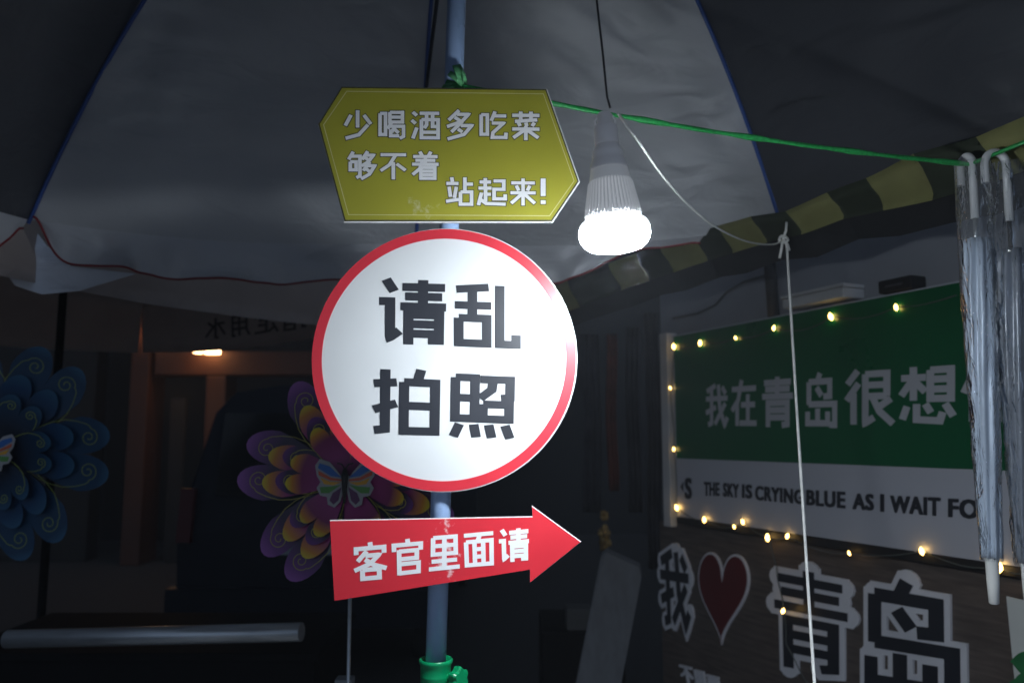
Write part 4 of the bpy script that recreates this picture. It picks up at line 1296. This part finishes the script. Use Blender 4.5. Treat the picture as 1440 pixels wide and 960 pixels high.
def pinwheel(label, hub, tiltz, layers, rod_to, butterfly, gold, rodm, sc=1.0):
    t = thing("pinwheel", label, "pinwheel", loc=hub, group="flower pinwheels with butterfly centres")
    t.rotation_euler = (R(90), 0, tiltz); t.scale = (sc, sc, sc)
    for name, n, L, Wd, a0, h, cup, m, sp in layers:
        for i in range(n):
            ang = a0 + 2 * PI * i / n
            bm = bmesh.new()
            add_union(bm, [petal_outline(L, Wd, ang)], h, h + .0008, 0)
            if sp:
                c, s = math.cos(ang), math.sin(ang)
                rt = lambda p: V((p[0] * c - p[1] * s, p[0] * s + p[1] * c))
                pl = []
                for sg_ in (1, -1):
                    r_ = L * .085
                    cc_ = V((L * .80, sg_ * Wd * .45))
                    tail = [V((L * .12, sg_ * Wd * .22)), V((L * .35, sg_ * Wd * .68)), V((L * .58, sg_ * Wd * .90)), V((L * .78, sg_ * Wd * .80))]
                    P = spiral(cc_, r_, sg_ * PI * .45, 1.6, -sg_, tail)
                    P2 = [V((p.x, p.y, 0)) for p in P]
                    P2 = smooth_path(P2, 2)
                    pl += stroke([rt(p) for p in P2], .0016)
                add_union(bm, pl, h + .0010, h + .0016, 1)
            bmesh.ops.subdivide_edges(bm, edges=[e for e in bm.edges if e.calc_length() > .03], cuts=3)
            bmesh.ops.triangulate(bm, faces=bm.faces[:])
            for v in bm.verts:
                rr = math.hypot(v.co.x, v.co.y)
                a = math.atan2(v.co.y, v.co.x) - ang
                v.co.z += cup * (rr / L) ** 2 + .02 * math.sin(a * 2) * (rr / L)
            link(name, bm, [m, gold], t)
    bm = bmesh.new(); hr = butterfly
    wing = lambda pts_, s=1: [V((p[0] * s, p[1] * s)) for p in pts_] 
    # silhouettes (units of hr)
    upper = [(0, -.1), (.25, .28), (.55, .62), (.9, .72), (1.05, .5), (.98, .15), (.85, -.05), (.98, -.25), (.85, -.5), (.62, -.55), (.58, -.8), (.35, -.9), (.15, -.7)]
    halves = [[V((p[0] * s * hr, p[1] * hr)) for p in upper] for s in (1, -1)]
    bm = bmesh.new(); add_union(bm, halves + [circle((0, 0), hr * .2, 12)], .040, .0415)
    bf = link("butterfly", bm, M_bfly, t)
    for nm, colr, P in (("blue", (0.01, .12, .42), [(.12, .1), (.55, .48), (.9, .58), (.95, .42), (.5, .15)]),
                        ("red", (.62, .10, .03), [(.12, .04), (.5, .1), (.93, .33), (.92, .18), (.5, 0), (.12, -.02)]),
                        ("orange", (.75, .36, .02), [(.12, -.05), (.5, -.04), (.86, .1), (.72, -.12), (.4, -.16)]),
                        ("yellow_green", (.10, .30, .05), [(.14, -.14), (.5, -.2), (.86, -.22), (.82, -.42), (.55, -.42)]),
                        ("plum", (.12, .02, .10), [(.12, -.22), (.42, -.42), (.52, -.66), (.38, -.8), (.22, -.66)])):
        bm = bmesh.new()
        for s in (1, -1):
            add_union(bm, [[V((p[0] * s * hr, p[1] * hr)) for p in P]], .0418, .0428)
        link("wing_patch", bm, mat("wing_" + nm, colr, .4), bf)
    bm = bmesh.new()
    add_tube(bm, [V((0, -hr * .75, .046)), V((0, -hr * .2, .048)), V((0, hr * .18, .048)), V((0, hr * .42, .046))], [hr * .04, hr * .09, hr * .12, hr * .05], 10)
    for s in (1, -1): add_tube(bm, [V((0, hr * .38, .046)), V((s * hr * .12, hr * .55, .046)), V((s * hr * .28, hr * .58, .046))], hr * .022, 6)
    link("insect_body", bm, M_black, bf)
    bm = bmesh.new(); add_tube(bm, [V((0, 0, -.02)), V((0, 0, .039))], .010, 14); link("hub", bm, rodm, t)
    bm = bmesh.new(); add_tube(bm, [V((0, .02, -.024)), V((rod_to, -(hub.z - (.098 if hub.y < 2.3 else 0)) / sc, -.024))], .0045, 10); link("stick", bm, rodm, t)
    return t
purple = (.17, .03, .22); dkp = (.035, .012, .055); mag = (.38, .03, .20); yel = (.80, .66, .02); org = (.70, .25, .02)
M_p_out = radial("purple_outer_print", [(0, mag), (.45, dkp), (.70, dkp), (.90, purple), (1, (.34, .09, .40))], .4, .262)
M_p_mid = radial("purple_yellow_print", [(0, dkp), (.40, dkp), (.56, mag), (.70, org), (.78, yel), (1, yel)], .4, .262)
M_p_midb = radial("purple_mid_print", [(0, mag), (.35, dkp), (.55, dkp), (.62, purple), (1, purple)], .4, .262)
M_p_in = radial("magenta_inner_print", [(0, dkp), (.25, mag), (.42, (.26, .02, .12)), (.50, org), (.56, yel), (1, yel)], .4, .262)
M_bfly = mat("butterfly_rim", (.40, .38, .38), .45)
M_gold_line = mat("gold_line_print", (.48, .40, .06), .4)
hubP = at(492, 674, 1.90)
pinwheel("purple and yellow flower pinwheel with a butterfly behind the round sign", hubP, R(-3),
         [("outer_petal", 6, .262, .082, R(170), .0, .012, M_p_out, True),
          ("middle_petal", 6, .200, .060, R(172), .008, .012, M_p_mid, False),
          ("middle_petal", 6, .165, .056, R(169), .015, .012, M_p_midb, True),
          ("inner_petal", 6, .140, .046, R(172), .022, .012, M_p_in, False)], .004, .068, M_gold_line, M_steel)
b0_, b1_, b2_ = (.006, .015, .035), (.005, .045, .105), (.025, .11, .20)
M_b_out = radial("blue_outer_print", [(0, b0_), (.45, b0_), (.62, b1_), (.92, b1_), (1, b2_)], .4, .262)
M_b_mid = radial("blue_mid_print", [(0, b0_), (.38, b0_), (.60, (.004, .05, .13)), (.72, b2_), (1, b2_)], .4, .262)
M_b_in = radial("blue_inner_print", [(0, b0_), (.25, b0_), (.46, b1_), (.56, b2_), (1, b2_)], .4, .262)
M_b_line = mat("green_gold_line_print", (.28, .34, .08), .4)
hubB = at(-2, 634, 2.46)
pinwheel("blue flower pinwheel half cut off at the left edge of the view", hubB, R(4),
         [("outer_petal", 6, .262, .088, R(-2), .0, .012, M_b_out, True),
          ("middle_petal", 6, .185, .066, R(0), .010, .012, M_b_mid, False),
          ("inner_petal", 6, .138, .050, R(-2), .020, .012, M_b_in, True)], .002, .055, M_b_line, M_steel, 2.46 / 1.9)

# ------------------------------------------------------------------ dark cart with a steel rail
ct_ = thing("food_cart", "dark food cart with a grey steel push rail, low at the left", "cart", loc=(-1.1, 2.55, 0))
def co(name, bm, m, parent=None, smooth=False):
    for v in bm.verts: v.co -= V((-1.1, 2.55, 0))
    return link(name, bm, m, parent or ct_, smooth)
ra_, rb2 = at(10, 898, 2.42), at(424, 888, 2.30)
bm = bmesh.new(); add_tube(bm, [ra_, (ra_ + rb2) / 2, rb2], .0255, 28); rl = co("push_rail", bm, M_steel)
bm = bmesh.new()
for u in (.12, .88):
    p = ra_ + (rb2 - ra_) * u
    add_tube(bm, [p + V((0, .02, -.012)), V((p.x, 2.62, p.z - .05))], .010, 10)
co("rail_bracket", bm, M_cart, rl)
bm = bmesh.new(); add_box(bm, (-1.75, 2.6, .22), (-.62, 3.15, .86), .012); co("body", bm, M_cart)
bm = bmesh.new(); add_box(bm, (-1.77, 2.58, .862), (-.60, 3.17, .885), .006); co("worktop", bm, M_cart)
for x in (-1.65, -.74):
    for yy in (2.7, 3.05):
        bm = bmesh.new()
        bmesh.ops.create_cone(bm, cap_ends=True, segments=24, radius1=.11, radius2=.11, depth=.045, matrix=Matrix.Translation((x, yy, .11)) @ Matrix.Rotation(PI / 2, 4, 'Y'))
        co("wheel", bm, M_rubber)
# black post with a pale cap at the bottom of the view
bm = bmesh.new(); p = at(485, 952, 2.1)
pp_ = thing("short_post", "short black post with a small grey cap beside the food cart", "post", loc=(p.x, 2.1, 0))
add_tube(bm, [V((0, 0, .1)), V((0, 0, p.z - .03))], .02, 16); link("shaft", bm, M_cart, pp_)
bm = bmesh.new(); add_box(bm, (-.022, -.022, p.z - .0295), (.022, .022, p.z), .004); link("cap", bm, M_plate, pp_)

# ------------------------------------------------------------------ thin haze added to give the bulb a glow
hz = bpy.data.materials.new("glow_haze"); hz.use_nodes = True
nt = hz.node_tree; nt.nodes.remove(nt.nodes["Principled BSDF"])
pv = nt.nodes.new("ShaderNodeVolumePrincipled")
pv.inputs["Color"].default_value = (.85, .9, 1, 1); pv.inputs["Density"].default_value = 0.0055; pv.inputs["Anisotropy"].default_value = 0.2
nt.links.new(pv.outputs[0], nt.nodes["Material Output"].inputs["Volume"])
bm = bmesh.new(); add_box(bm, (-42, -22, -1.3), (42, 62, 10.5))
ho = link("haze", bm, hz); ho['kind'] = 'stuff'
